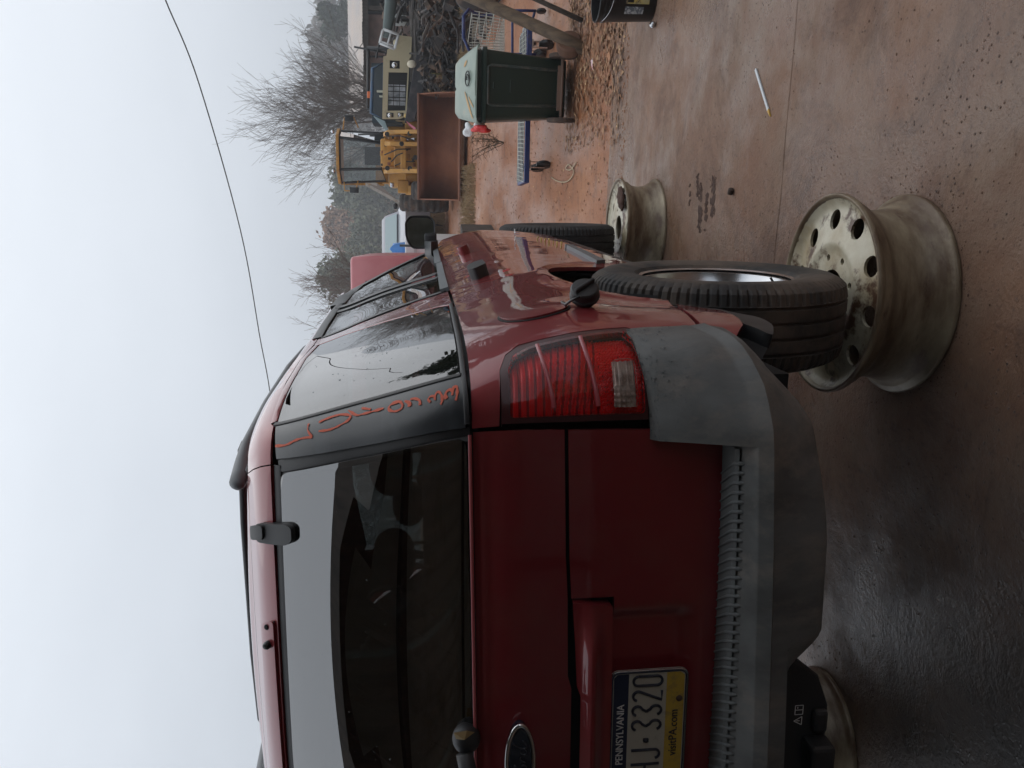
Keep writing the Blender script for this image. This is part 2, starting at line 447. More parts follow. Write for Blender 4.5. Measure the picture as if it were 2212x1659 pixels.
def garn(t,z):
    s = min(max((-.325-t)/.10,0),1)*min(max((t-(TL+.325))/.10,0),1); s = s*s*(3-2*s)
    q = math.exp(-((z-1.170)/.015)**2)*.028
    return (.008+q)*(.25+.75*s)
panel('plate_garnish', rounded([(-.326,1.205),(-.336,1.131),(TL+.336,1.131),(TL+.326,1.205),(-.84,1.197),(-.82,1.190),(-.51,1.190),(-.49,1.197)],.004), M['paint'], off=.010, disp=garn, step=.012, lip=.03)
# black liner behind every gap
panel('body_liner', [(TL+.004,.9),(TL+.004,1.384),(0.02,1.384),(3.3,1.384),(4.0,1.30),(4.0,.74),(1.36,.74),(1.30,.95),(1.18,1.10),(1.0,1.145),(.8,1.12),(.66,1.02),(.56,.88),(.56,.80),(.20,.80),(0,.9)], M['gap'], off=-.034, step=.06, lip=0)
# glass
gl = panel('rear_glass', rounded([(-.010,1.772),(-.010,1.396),(-.666,1.392),(TL+.010,1.396),(TL+.010,1.772),(-.666,1.780)],.02), M['glass'], off=.002, step=.035, lip=.004)
for s_, nm in ((1,'r'),(-1,'l')):
    strip('glass_edge_band', [(.009,1.784),(.009,1.392)], .026, M['seal'], off=-.006, side=s_)
strip('glass_top_band', [(.012,1.786),(-.3,1.789),(-.666,1.792),(TL+.3,1.789),(TL-.012,1.786)], .022, M['seal'], off=-.004)
# header above the glass
HD = [(.004,1.872),(.012,1.798),(-.3,1.799),(-.666,1.801),(TL+.3,1.799),(TL-.012,1.798),(TL-.004,1.872)]
panel('gate_header', HD, M['paint'], off=.0, step=.03)
cc = panel('high_stop_lamp_cover', rounded([(-.345,1.838),(-.335,1.806),(TL+.335,1.806),(TL+.345,1.838),(-.666,1.846)],.012), M['paint'], off=.006, step=.02, lip=.008)
strip('cover_gap', [(-.340,1.806),(-.350,1.838),(-.50,1.845),(-.666,1.850),(TL+.50,1.845),(TL+.350,1.838),(TL+.340,1.806)], .004, M['gap'], off=.003, parent=cc)
for tt in (-.352,-.352-.60):
    mb = MB(); p = SP(tt,1.822,.006); mb.lathe([(0,.003),(.005,.003),(.007,0)],10,c=p,rot=rotm(60,0,0)); mb.build('screw', M['gap'], cc)
mb = MB(); p = SP(-.392,1.820,.006); mb.lathe([(0,.014),(.006,.013),(.009,.009),(.009,0)],14,c=p,rot=rotm(62,0,0)); mb.build('washer_nozzle', M['black'], cc, smooth=True, angle=40)
for tl_ in (-.113, TL+.113+.056):
    hg = panel('glass_hinge', rounded([(tl_,1.828),(tl_-.042,1.828),(tl_-.050,1.756),(tl_-.042,1.742),(tl_-.014,1.742),(tl_-.004,1.756)],.01), M['plastic_dark'], off=.014, step=.02, lip=.02)
    panel('hinge_cap', rounded([(tl_-.004,1.838),(tl_-.036,1.838),(tl_-.036,1.808),(tl_-.004,1.808)],.008), M['plastic_dark'], off=.019, step=.02, lip=.008, parent=hg)
# --- right side, pillars and windows; mirrored plainly on the hidden left side
def mirrored(fn):
    for s_ in (1,-1): fn(s_)
TLO = [(.006,1.334),(.145,1.332),(.195,1.318),(.220,1.292),(.217,1.222),(.221,1.086),(.214,1.075)]
ARCH = [(.595,.894),(.642,.926),(.680,.972),(.719,1.030),(.77,1.062),(.827,1.082),(.91,1.102),(1.007,1.112),(1.10,1.10),(1.175,1.066),(1.235,1.0),(1.262,.93),(1.27,.86),(1.27,.76)]
GAPF = [(1.40,.76),(1.39,.86),(1.36,.95),(1.29,1.02),(1.20,1.09),(1.10,1.13),(1.062,1.16),(1.052,1.209),(1.098,1.297),(1.176,1.384)]
QP = [(.008,1.386),(.008,1.338)]+TLO[1:]+[(.214,.944),(.398,.926),(.50,.905)]+smoothc(ARCH,3)+smoothc(GAPF,3)
def swell(t,z):
    # wheel-arch flare
    d = math.hypot(t-1.0, z-.67); f = max(0, 1-abs(d-.47)/.09)
    return .010*f*f
def quarter(s_):
    panel('quarter_panel', QP, M['paint'], off=0, step=.028, side=s_, disp=swell)
    panel('lower_quarter_corner', [(.398,.918),(.222,.934),(.214,.925),(.165,.885),(.240,.845),(.304,.830),(.446,.817),(.575,.875),(.50,.897)], M['paint'], off=.001, step=.03, side=s_)
    panel('mud_flap', rounded([(.60,.885),(.446,.812),(.304,.826),(.215,.806),(.205,.795),(.30,.76),(.48,.73),(.61,.76)],.02), M['plastic_dark'], off=-.006, step=.03, side=s_, lip=.03)
    # rear door
    rd = panel('rear_door', smoothc([(p[0]+.008,p[1]) for p in GAPF],3)[::-1][0:0]+[(1.184,1.386)]+smoothc([(p[0]+.009,p[1]) for p in GAPF[::-1]],3)[1:]+[(1.42,.76),(2.02,.76),(2.035,1.0),(2.05,1.2),(2.058,1.386)], M['paint'], off=0, step=.04, side=s_)
    fd = panel('front_door', [(2.066,1.386),(2.058,1.2),(2.043,1.0),(2.03,.76),(2.95,.76),(3.02,.9),(3.08,1.2),(3.05,1.386)], M['paint'], off=0, step=.045, side=s_)
    panel('front_fender', [(3.058,1.384),(3.09,1.2),(3.03,.9),(2.97,.78),(3.22,.78),(3.26,.95),(3.42,1.10),(3.62,1.16),(3.82,1.14),(4.0,1.04),(4.10,.90),(4.14,.80),(4.19,.80),(4.19,1.22),(3.9,1.29),(3.5,1.345)], M['paint'], off=0, step=.05, side=s_)
    # inner trim that closes the cabin behind pillars, belt and roof line
    for pts_,w_ in (([(.05,1.40),(1.2,1.40),(2.9,1.395)],.055),([(.03,1.782),(.5,1.79),(1.8,1.793),(2.3,1.775)],.10),([(1.035,1.40),(1.02,1.56),(1.02,1.70),(.99,1.80)],.23),([(.08,1.40),(.08,1.6),(.08,1.79)],.14),([(1.735,1.40),(1.75,1.6),(1.73,1.80)],.16),([(1.225,1.40),(1.205,1.50),(1.165,1.62),(1.10,1.80)],.11)):
        strip('inner_trim', pts_, w_, M['seal'], off=-.024, side=s_, step=.06)
    # belt mouldings
    for a,b in ((1.20,2.05),(2.07,2.95)):
        panel('belt_moulding', [(a,1.412),(b,1.406),(b,1.384),(a,1.386)], M['rail'], off=.010, step=.04, side=s_, lip=.012)
    # cladding strips low on the doors
    panel('door_moulding', [(1.35,.905),(2.03,.885),(2.03,.85),(1.38,.87)], M['rail'], off=.014, step=.04, side=s_, lip=.014)
    panel('door_moulding', [(2.05,.885),(2.10,.88),(2.10,.845),(2.05,.85)], M['rail'], off=.014, step=.04, side=s_, lip=.014)
    panel('sill', [(1.28,.75),(3.2,.75),(3.2,.66),(1.30,.66)], M['plastic_dark'], off=-.01, step=.06, side=s_)
    # door handles
    h1 = panel('rear_door_handle', rounded([(1.20,1.30),(1.235,1.318),(1.36,1.312),(1.40,1.29),(1.39,1.262),(1.24,1.262)],.015), M['plastic_dark'], off=.036, step=.02, side=s_, lip=.036)
    panel('front_door_handle', rounded([(2.10,1.298),(2.13,1.312),(2.27,1.308),(2.31,1.288),(2.30,1.268),(2.13,1.266)],.015), M['paint'], off=.034, step=.02, side=s_, lip=.034)
    # D pillar trim, quarter glass
    dp = panel('pillar_trim', [(.030,1.778),(.022,1.673),(.018,1.576),(.014,1.486),(.012,1.396),(.150,1.396),(.150,1.577),(.148,1.68),(.138,1.786)], M['dp'], off=.005, step=.014, side=s_, lip=.012)
    QG = [(.160,1.785),(.160,1.68),(.163,1.577),(.163,1.404),(.40,1.404),(.83,1.402),(.862,1.425),(.905,1.56),(.930,1.70),(.90,1.775),(.70,1.792)]
    strip('glass_seal', [(.155,1.40),(.155,1.60),(.152,1.70),(.147,1.79)], .009, M['seal'], off=.0075, side=s_)
    strip('glass_seal', [(.02,1.393),(.16,1.396),(.5,1.396),(.85,1.394)], .010, M['seal'], off=.006, side=s_)
    panel('quarter_glass', QG, M['glass_dark'], off=.003, step=.022, side=s_, lip=.004)
    strip('glass_surround', [(.16,1.795),(.45,1.799),(.70,1.801),(.91,1.788),(.944,1.70),(.918,1.56),(.876,1.42),(.845,1.392)], .015, M['paint'], off=.004, side=s_, lip=.01)
    # C pillar
    panel('c_pillar', [(.878,1.392),(.926,1.56),(.952,1.70),(.925,1.79),(.93,1.80),(1.03,1.80),(1.085,1.66),(1.130,1.53),(1.170,1.392)], M['paint'], off=0, step=.03, side=s_)
    # doors' upper frames and glass
    strip('door_frame', [(1.205,1.398),(1.20,1.48),(1.175,1.56),(1.135,1.66),(1.07,1.785)], .035, M['black'], off=.002, side=s_)
    strip('door_frame', [(1.05,1.806),(1.3,1.812),(1.65,1.812),(1.80,1.806),(2.3,1.782)], .03, M['black'], off=.002, side=s_)
    panel('rear_door_glass', [(1.24,1.412),(1.235,1.486),(1.205,1.60),(1.16,1.70),(1.12,1.79),(1.30,1.796),(1.62,1.796),(1.66,1.67),(1.655,1.523),(1.64,1.41)], M['glass_side'] if s_>0 else M['glass_dark'], off=-.004, step=.05, side=s_, lip=0)
    for tc_ in (1.685, 1.785):
        strip('b_pillar_frame', [(tc_-.02,1.405),(tc_+.005,1.523),(tc_+.01,1.67),(tc_-.035,1.80)], .055, M['black'], off=.004 if tc_>1.7 else .001, side=s_)
    strip('b_pillar_frame', [(1.72,1.405),(1.742,1.523),(1.745,1.67),(1.70,1.80)], .03, M['seal'], off=-.004, side=s_)
    panel('front_door_glass', [(1.83,1.412),(1.855,1.523),(1.858,1.67),(1.83,1.79),(2.20,1.772),(2.36,1.72),(2.50,1.62),(2.62,1.54),(2.72,1.41)], M['glass_side'] if s_>0 else M['glass_dark'], off=-.004, step=.05, side=s_, lip=0)
    strip('a_pillar', [(1.82,1.815),(2.10,1.802),(2.34,1.765),(2.50,1.675),(2.66,1.575),(2.86,1.42),(2.95,1.385)], .06, M['black'], off=.002, side=s_, lip=.02)
    panel('roof_side', [(.008,1.871),(.016,1.798),(.15,1.797),(.45,1.812),(.70,1.813),(.92,1.803),(1.03,1.803),(1.05,1.818),(1.3,1.824),(1.65,1.824),(1.82,1.820),(2.08,1.818),(2.22,1.820),(2.30,1.871)], M['paint'], off=0, step=.035, side=s_, lip=.006)
mirrored(quarter)
# roof skin
mb = MB(); rows = [None]+[0,.06,.12,.2,.3,.5,.8,1.1,1.5,1.9,2.3]
for r_, tt in enumerate(rows):
    for k in range(-10,11):
        u = k/10
        if tt is None:
            x = (x0:=S(0,1.874)[0])*u; p = S(x-x0 if x-x0<=0 else 0,1.874); q = (x, YR[-1]-.03*(1-u*u), 1.874)
        else:
            p = S(tt,1.874); q = (p[0]*u, p[1], 1.874+.045*(1-u*u)*min(1,.25+tt/.35)-.02*max(0,(tt-1.5)/.8)**2)
        mb.v.append(q)
for r_ in range(len(rows)-1):
    for k in range(20): a = r_*21+k; mb.f.append((a,a+1,a+22,a+21))
mb.build('roof', M['paint'], CAR, smooth=True)
# windscreen, bonnet, nose
mb = MB()
for j in range(7):
    s = j/6; tt = 2.30+.62*s; zz = 1.862-.45*s-.03*math.sin(s*math.pi)*-1
    e = S(tt, min(zz,1.874))
    for k in range(-6,7):
        u = k/6; mb.v.append((e[0]*u*.98, e[1]+.16*(1-u*u), zz+.012*(1-u*u)))
for j in range(6):
    for k in range(12): a = j*13+k; mb.f.append((a,a+1,a+14,a+13))
mb.build('windscreen', glassmat('windscreen_glass',(.72,.76,.74),1.5), CAR, smooth=True)
mb = MB(); hz_ = [(2.95,1.385),(3.3,1.355),(3.7,1.31),(4.0,1.27),(4.19,1.20)]
for tt,zz in hz_:
    e = S(tt,zz)
    for k in range(-6,7):
        u = k/6; mb.v.append((e[0]*u, e[1]+.08*(1-u*u), zz+.045*(1-u*u)))
for j in range(4):
    for k in range(12): a = j*13+k; mb.f.append((a,a+1,a+14,a+13))
mb.build('bonnet', M['paint'], CAR, smooth=True)
mb = MB()
for zz in (1.20,1.05,.90,.75,.60):
    e = S(4.19,zz)
    for k in range(-8,9):
        u = k/8; mb.v.append((e[0]*u, e[1]+.34*(1-abs(u)**3), zz+(.045*(1-u*u) if zz==1.20 else 0)))
for j in range(4):
    for k in range(16): a = j*17+k; mb.f.append((a,a+1,a+18,a+17))
mb.build('front_bumper', M['paint'], CAR, smooth=True)
# floor pan and inner arches
mb = MB(); mb.box((0,2.35,.70),(1.40,4.0,.06)); mb.box((0,2.4,.64),(.5,3.9,.08)); mb.build('floor_pan', M['gap'], CAR)
for s_ in (1,-1):
    for yc in (1.0,3.89):
        mb = MB()
        for k in range(11):
            a = R(-5+15.5*k); 
            for xx in (.50,.845): mb.v.append((s_*xx, yc+.44*math.cos(a), .68+.43*math.sin(a)))
        b = len(mb.v)-22
        for k in range(10): mb.f.append((b+2*k,b+2*k+1,b+2*k+3,b+2*k+2))
        mb.build('wheel_arch_liner', M['plastic_dark'], CAR)
# --- cabin
mb = MB()
mb.box((0,2.0,.98),(1.42,3.2,.05)); mb.box((.775,1.9,1.15),(.02,3.0,.42)); mb.box((-.775,1.9,1.15),(.02,3.0,.42)); mb.box((0,.16,1.17),(1.25,.03,.36))
mb.build('cabin_trim', M['cloth'], CAR)
mb = MB()
for j,(yy,zz) in enumerate(((.50,1.845),(1.2,1.872),(2.2,1.868),(2.62,1.84))):
    for k in (-1,-.5,0,.5,1): mb.v.append((.635*k, yy, zz-.065*abs(k)**2.5))
for j in range(3):
    for k in range(4): a=j*5+k; mb.f.append((a,a+1,a+6,a+5))
mb.build('headliner', M['headliner'], CAR, smooth=True)
for (yy,xs_) in ((1.62,(.46,.12,-.24)),(2.55,(.38,-.38))):
    for xx in xs_:
        mb = MB(); mb.rbox((0,0,.22),(.50,.16,.48),.06, rot=rotm(-10,0,0)); mb.rbox((0,.26,.02),(.50,.50,.14),.05)
        st = mb.build('seat', M['cloth'], CAR, smooth=True, angle=50); st.location = (xx,yy,1.02 if yy<2 else .98)
        mb = MB(); mb.ell((0,-.05,.575),(.115,.055,.080),24,14,e=.9); mb.tube([(-.05,-.04,.42),(-.05,-.045,.55)],.006,6); mb.tube([(.05,-.04,.42),(.05,-.045,.55)],.006,6)
        mb.build('headrest', M['cloth'], st, smooth=True)
mb = MB(); mb.box((0,3.0,1.25),(1.5,.35,.22)); mb.build('dashboard', M['cloth'], CAR, bevel=.03)
mb = MB(); mb.tube([(-.38+.19*math.cos(a),2.86+.05*math.sin(a),1.33+.18*math.sin(a)) for a in [2*math.pi*k/20 for k in range(20)]],.014,8,closed=True); mb.build('steering_wheel', M['black'], CAR, smooth=True)
# --- bumper
def nrm2(t,z=.86):
    n = Sn(t,z); n[2] = 0; return n.normalized()
def sm(a,b,x): x = min(max((x-a)/(b-a),0),1); return x*x*(3-2*x)
def lipz(t):
    return float(np.interp(t, [-.666,-.445,-.21,-.03,.055,.106,.16,.211,.30], [.868,.876,.882,.888,.893,.905,.922,.945,.96]))
def bump_prof(t, wing):
    lz = lipz(t); k = sm(-.02,.22,t); out_ = 1-.93*k
    lo = .752+.0*t + .20*sm(.05,.24,t) + .055*sm(-.50,-.545,t)
    lo = .752+.16*sm(-.02,.22,t) + .062*(1-sm(-.455,-.365,t))
    D = .108*out_
    if wing: q9 = 1-.8*sm(.10,.212,t); top = [(.004*q9,1.086-.022*(1-sm(.0,.2,t))),(.012*q9,1.080-.02*(1-sm(0,.2,t))),(.026*q9,1.052),((.030+.02*out_)*q9,1.00),((.038+.036*out_)*q9,.955 if t<.1 else .955+.1*(t-.1))]
    else: top = [(-.03,.920),(.0,.921),(.03,.921),(.055,.920),(.072,.915)]
    P = list(top)+[(D*.90,lz+.014 if not wing else lz+.020),(D*.94,lz+.012),(D*.95+.001,lz+.009),(D*1.03+.004,lz-.012),(D*.99,lz-.018),(D*.95,lz-.05),(D*.93,(lz+lo)/2),(D*.86,lo+.02),(D*.80,lo+.006),(D*.66,lo-.002),(-.02,lo-.004)]
    wv = sm(-.22,.12,t)
    return [(d-(D*1.25*wv*min(max((lz-.02-z)/max(lz-lo,.05),0),1)**1.2 if d>-.015 else 0),z) for d,z in P]
def bumper(t_list, wing, name, m_):
    mb = MB(); n = None
    for tm in t_list:
        # mirrored coordinate: t < cm is the left half
        left = tm < cm; t = tm if not left else 2*cm-tm
        b = S(t,.90); n2 = nrm2(t); pr = bump_prof(t, wing); n = len(pr)
        for (d,z) in pr:
            q = Vector((b[0],b[1],0))+n2*d; mb.v.append((-q[0] if left else q[0], q[1], z))
    for i in range(len(t_list)-1):
        for k in range(n-1): a = i*n+k; mb.f.append((a,a+1,a+n+1,a+n))
    return mb.build(name, m_, CAR, smooth=True, angle=42)
tw = [-.024,-.012,0,.02,.04,.06,.08,.10,.12,.14,.16,.18,.195,.206,.212]
bumper([cm*2-x for x in [-.024]][0:0]+[2*cm+.024+(k*(-2*cm-.048))/90 for k in range(91)], False, 'rear_bumper', M['plastic'])
bumper(tw, True, 'bumper_corner', M['plastic'])
bumper([2*cm-x for x in tw][::-1], True, 'bumper_corner', M['plastic'])
# end caps of the corners
for s_ in (1,-1):
    pr = [p for p in bump_prof(-.02,True)][:9]
    b = S(-.024,.90); n2 = nrm2(-.024); mb = MB()
    V = [Vector((b[0],b[1],0))+n2*d+Vector((0,0,z)) for d,z in pr]+[Vector((b[0],b[1],.90))-n2*.03,Vector((b[0],b[1],1.06))-n2*.03]
    mb.v = [(s_*v[0],v[1],v[2]) for v in V]; mb.f = [tuple(range(len(V)))]; mb.build('corner_end', M['plastic'], CAR)
# ribbed step pad: base plus one rounded slanting rib after another
pp = MB()
for k in range(61):
    xx = -.645+1.29*k/60; u = xx/.664
    yb = .045-.03*(1-u*u)
    for dy,zz in ((.035,.922),(.03,.926),(-.050,.926),(-.056,.920)): pp.v.append((xx,yb+dy,zz))
for k in range(60):
    for j in range(3): a=k*4+j; pp.f.append((a,a+1,a+5,a+4))
pad = pp.build('step_pad', M['pad'], CAR, smooth=True, angle=35)
NR = 72
for k in range(NR):
    xx = -.630+1.25*k/(NR-1); u = xx/.664; yb = .045-.03*(1-u*u)
    mb = MB(); mb.tube([(xx-.055,yb+.032,.9265),(xx-.029,yb-.008,.9268),(xx-.010,yb-.036,.9268),(xx-.002,yb-.050,.925),(xx,yb-.058,.915),(xx,yb-.061,.903)],[.0016,.0024,.0028,.0034,.0040,.0034],6)
    mb.build('rib', M['pad'], pad, smooth=True)
# hitch cover under the notch
mb = MB(); mb.prism([(.250,.84),(.215,.775),(.165,.715),(.10,.690),(-.5,.685),(-.5,.84)],'x' if 0 else 'y',.02,.04); mb.box((.0,.0,.715),(.075,.05,.05)); mb.box((.075,.012,.712),(.05,.02,.03))
hc = mb.build('hitch_cover', M['plastic_dark'], CAR, bevel=.008)
def T3(s,x,y): return (x,y)
mb = MB()
def bar2(mb, a, b, w_, y):
    a = Vector((a[0],y,a[1])); b = Vector((b[0],y,b[1])); d=(b-a).normalized(); s=d.cross(Vector((0,1,0)))*w_/2
    mb.add([a-s,b-s,b+s,a+s],[(0,1,2,3)])
for q,(cx_,cz_) in enumerate(((.072,.752),(.096,.752))):
    if q==0:
        for a,b in (((-.009,-.007),(.009,-.007)),((.009,-.007),(0,.009)),((0,.009),(-.009,-.007)),((0,-.003),(0,.004))): bar2(mb,(cx_+a[0],cz_+a[1]),(cx_+b[0],cz_+b[1]),.0018,.0185)
    else:
        for a,b in (((-.010,-.008),(.010,-.008)),((.010,-.008),(.010,.008)),((.010,.008),(-.010,.008)),((-.010,.008),(-.010,-.008)),((0,-.008),(0,.008)),((.003,.003),(.007,.003))): bar2(mb,(cx_+a[0],cz_+a[1]),(cx_+b[0],cz_+b[1]),.0016,.0185)
mb.build('warning_symbols', M['white'], hc, fix=False)
# --- rain drops standing on glass and bumper
dropm = glassmat('water_drop',(.86,.88,.9),1.4,.02)
rd_=random.Random(11)
def drops(name,n,place,r0,r1,parent=None):
    mb=MB()
    for _ in range(n):
        p,nn=place(); r_=rd_.uniform(r0,r1)*(1 if rd_.random()<.85 else 1.6); q=nn.to_track_quat('Z','Y').to_matrix()
        b=len(mb.v)
        for (rr_,hh_) in ((1,0),(.85,.38),(.45,.62)):
            for k in range(7): a=6.283*k/7; mb.v.append(tuple(p+q@Vector((rr_*r_*math.cos(a),rr_*r_*math.sin(a),hh_*r_))))
        mb.v.append(tuple(p+q@Vector((0,0,.68*r_))))
        for L_ in range(2):
            for k in range(7): mb.f.append((b+L_*7+k,b+L_*7+(k+1)%7,b+L_*7+7+(k+1)%7,b+L_*7+7+k))
        for k in range(7): mb.f.append((b+14+k,b+14+(k+1)%7,b+21))
    return tag(mb.build(name,dropm,parent or CAR,smooth=True,fix=False),kind='stuff')
def pg():
    while True:
        t=rd_.uniform(-1.30,-.10); z=1.41+.35*rd_.random()
        if noise.noise(Vector((t*4,z*5,1)))>.0 and abs(z-(1.68+.28*(t+.3)))<.16: return SP(t,z,.002),Sn(t,z)
drops('glass_drops',210,pg,.0006,.0013)
def pgs():
    t=rd_.uniform(.2,.8); z=rd_.uniform(1.42,1.76); return SP(t,z,.003),Sn(t,z)
drops('side_glass_drops',45,pgs,.0010,.0020)
BUMPN = bpy.data.objects['bumper_corner'].data
fcs=[f for f in BUMPN.polygons if f.center[2]>.99]
def pb():
    f=fcs[rd_.randrange(len(fcs))]; vs2=[BUMPN.vertices[i].co for i in f.vertices]; a,b=rd_.random(),rd_.random()
    p=vs2[0].lerp(vs2[1],a).lerp(vs2[3].lerp(vs2[2],a),b); n_=f.normal.copy()
    if n_[1]*-1+n_[2]<0: n_=-n_
    return p,n_
drops('bumper_drops',260,pb,.0008,.0021)
# --- licence plate
PL = CAR
yp = .108
def rrect(w_,h_,r_,n=5):
    return rounded([(-w_/2,-h_/2),(w_/2,-h_/2),(w_/2,h_/2),(-w_/2,h_/2)], r_, n)
PLC = Vector((0.051,.050,1.056)); PX = .018
def flat(name, poly, m_, y, parent, holes=()):
    V,F_,bl = fill2d(poly, .03, holes)
    mb = MB(); mb.v=[(PLC[0]+v[0], y, PLC[2]+v[1]) for v in V]; mb.f=[tuple(f) for f in F_]
    return mb.build(name, m_, parent)
yq = .020
pm = MB(); pm.prism([(PLC[0]+a,PLC[2]+b) for a,b in rrect(.305,.152,.018)],'y',yq,yq+.004)
plate = pm.build('licence_plate', mat('plate_white',(.50,.49,.42),rough=.45,dirt=(.22,.2,.17),dscale=30,dlo=.55,dhi=.85), CAR, bevel=.001)
navy = mat('plate_navy',(.012,.022,.055),rough=.45)
gold = mat('plate_yellow',(.55,.38,.055),rough=.45,dirt=(.3,.22,.08),dscale=30)
flat('blue_band', [(-.145,.040),(.145,.040),(.145,.062),(.138,.069),(-.138,.069),(-.145,.062)], navy, yq-.0006, plate)
flat('yellow_band', [(-.145,-.034),(.145,-.034),(.145,-.060),(.138,-.069),(-.138,-.069),(-.145,-.060)], gold, yq-.0006, plate)
mb = MB(); mb.tube([(PLC[0]+a,yq-.001,PLC[2]+b) for a,b in rrect(.295,.143,.014)],.0011,6,closed=True); mb.build('border_line', navy, plate)
mb = MB(); mb.tube([(PLC[0]+a,yq,PLC[2]+b) for a,b in rrect(.302,.149,.017)],.0022,6,closed=True); mb.build('plate_rim', M['silver'], plate)
def text(name, s_, size, loc, m_, parent, rot=(R(90),0,0), ext=.0006, sx=1., bold=0, align='CENTER'):
    c = bpy.data.curves.new(name,'FONT'); c.body = s_; c.size = size; c.align_x = align; c.align_y = 'CENTER'; c.extrude = ext; c.offset = bold
    o = bpy.data.objects.new(name, c); COL.objects.link(o)
    dg = bpy.context.evaluated_depsgraph_get(); me = bpy.data.meshes.new_from_object(o.evaluated_get(dg)); bpy.data.objects.remove(o)
    me.name = name; me.materials.clear(); me.materials.append(m_)
    o = bpy.data.objects.new(name, me); COL.objects.link(o); o.parent = parent; o.location = loc; o.rotation_euler = rot; o.scale = (sx,1,1)
    return o
ink = mat('plate_ink',(.02,.024,.04),rough=.5)
# embossed serial, drawn as strokes
def stroke_char(ch):
    W_,H_ = .0195,.056
    arc = lambda cx,cy,rx,ry,a0,a1,n=10: [(cx+rx*math.cos(R(a0+(a1-a0)*k/n)), cy+ry*math.sin(R(a0+(a1-a0)*k/n))) for k in range(n+1)]
    w2,h2 = W_/2,H_/2
    if ch=='H': return [[(-w2,-h2),(-w2,h2)],[(w2,-h2),(w2,h2)],[(-w2,0),(w2,0)]]
    if ch=='J': return [[(w2,h2)]+arc(0,-h2+w2,w2,w2,0,-170)]
    if ch=='3': return [arc(0,h2-w2,w2,w2,160,-70)+[(-.002,.001)],[(-.002,.001)]+arc(0,-h2+w2+.001,w2*1.03,w2*1.12,75,-160)]
    if ch=='2': return [arc(0,h2-w2,w2,w2,165,-25)+[(-w2,-h2),(w2,-h2)]]
    if ch=='0': return [arc(0,h2-w2,w2,w2,0,180)+arc(0,-h2+w2,w2,w2,180,360)+[(w2,h2-w2)]]
    if ch=='.': return [[(-.003,0),(.003,0)]]
pitch = .0318
for i,ch in enumerate('HHJ.3320'):
    cx_ = (i-3.5)*pitch*1.0
    mb = MB()
    for st in stroke_char(ch):
        mb.tube([(PLC[0]+PX+cx_+a,yq-.0012,PLC[2]+.003+b) for a,b in st], .0027 if ch!='.' else .006, 6)
    mb.build('plate_character', ink, plate, smooth=True)
o_ = text('state_name','PENNSYLVANIA',.0205,(PLC[0]+PX-.002,yq-.0012,PLC[2]+.054),M['white'],plate); o_.scale = (.130/o_.dimensions[0],1,1)
o_ = text('plate_web_line','visitPA.com',.023,(PLC[0]+PX-.004,yq-.0012,PLC[2]-.051),ink,plate); o_.scale = (.100/o_.dimensions[0],1,1)
for a in (-.085,.088):
    mb = MB(); mb.lathe([(0,.003),(.004,.0028),(.0065,.001),(.0065,-.001)],12,c=(PLC[0]+a,yq-.001,PLC[2]-.060),rot=rotm(90,0,0)); mb.build('plate_screw', mat('rusty_screw',(.08,.045,.03),rough=.8) if a<0 else bpy.data.materials['rusty_screw'], plate, smooth=True)
# --- oval badge
BC = Vector((.026, .031, 1.304))
mb = MB()
ov = [(BC[0]+.080*math.cos(a), BC[2]+.0262*math.sin(a)) for a in [2*math.pi*k/40 for k in range(40)]]
mb.prism(ov,'y',.014,.036); bdg = mb.build('oval_badge', mat('badge_navy',(.012,.018,.035),rough=.25,coat=1), CAR, smooth=True, angle=40)
mb = MB(); mb.tube([(a,.0145,b) for a,b in ov],.0042,8,closed=True); mb.build('badge_rim', M['chrome'], bdg, smooth=True)
scr = mat('badge_script',(.10,.115,.14),rough=.25,metal=.7)
def script(pts, r0=.0014): return [(BC[0]+a*.00093,.0130,BC[2]+b*.00080) for a,b in pts]
mb = MB()
for pts in ([(-58,10),(-50,19),(-30,20),(-8,17),(-6,12)],[(-28,18),(-32,2),(-42,-14),(-54,-14),(-58,-8)],[(-46,1),(-30,3),(-18,2)],
            [(-12,-2),(-18,-8),(-16,-14),(-8,-13),(-5,-6),(-9,-1),(-12,-2)],[(0,0),(3,-2),(0,-14)],[(3,-4),(9,1),(14,-1)],
            [(34,-2),(26,1),(20,-5),(20,-12),(27,-14),(34,-6)],[(46,20),(38,8),(33,-8),(36,-14),(44,-12),(52,-4)]):
    mb.tube(script(smoothc(pts,4)), .0017, 6)
mb.build('badge_lettering', scr, bdg, smooth=True)
mb = MB(); mb.tube([(BC[0]+.072*math.cos(a),.0135,BC[2]+.0205*math.sin(a)) for a in [2*math.pi*k/40 for k in range(40)]],.0009,5,closed=True); mb.build('badge_inner_line', scr, bdg)
# --- wiper knob on the glass
mb = MB(); mb.ell((.065,.045,1.405),(.030,.028,.027),16,10); mb.tube([(.05,.02,1.41),(0,.0,1.40),(-.05,-.005,1.385),(-.12,.0,1.385)],[.017,.017,.016,.012],10)
wp = mb.build('rear_wiper', M['plastic_dark'], CAR, smooth=True)
mb = MB(); mb.tube([(-.02,-.02,1.412),(-.06,-.024,1.400),(-.12,-.02,1.402)],.0025,6); mb.build('wiper_spring', M['silver'], wp)
mb = MB(); mb.add([(.075,.03,1.425),(.096,.02,1.43),(.102,.015,1.405),(.094,.02,1.39),(.086,.01,1.41)],[(0,1,4),(1,2,4),(2,3,4)]); mb.build('dead_leaf_scrap', mat('dry_leaf_scrap',(.28,.2,.09),rough=.8), wp, fix=False)
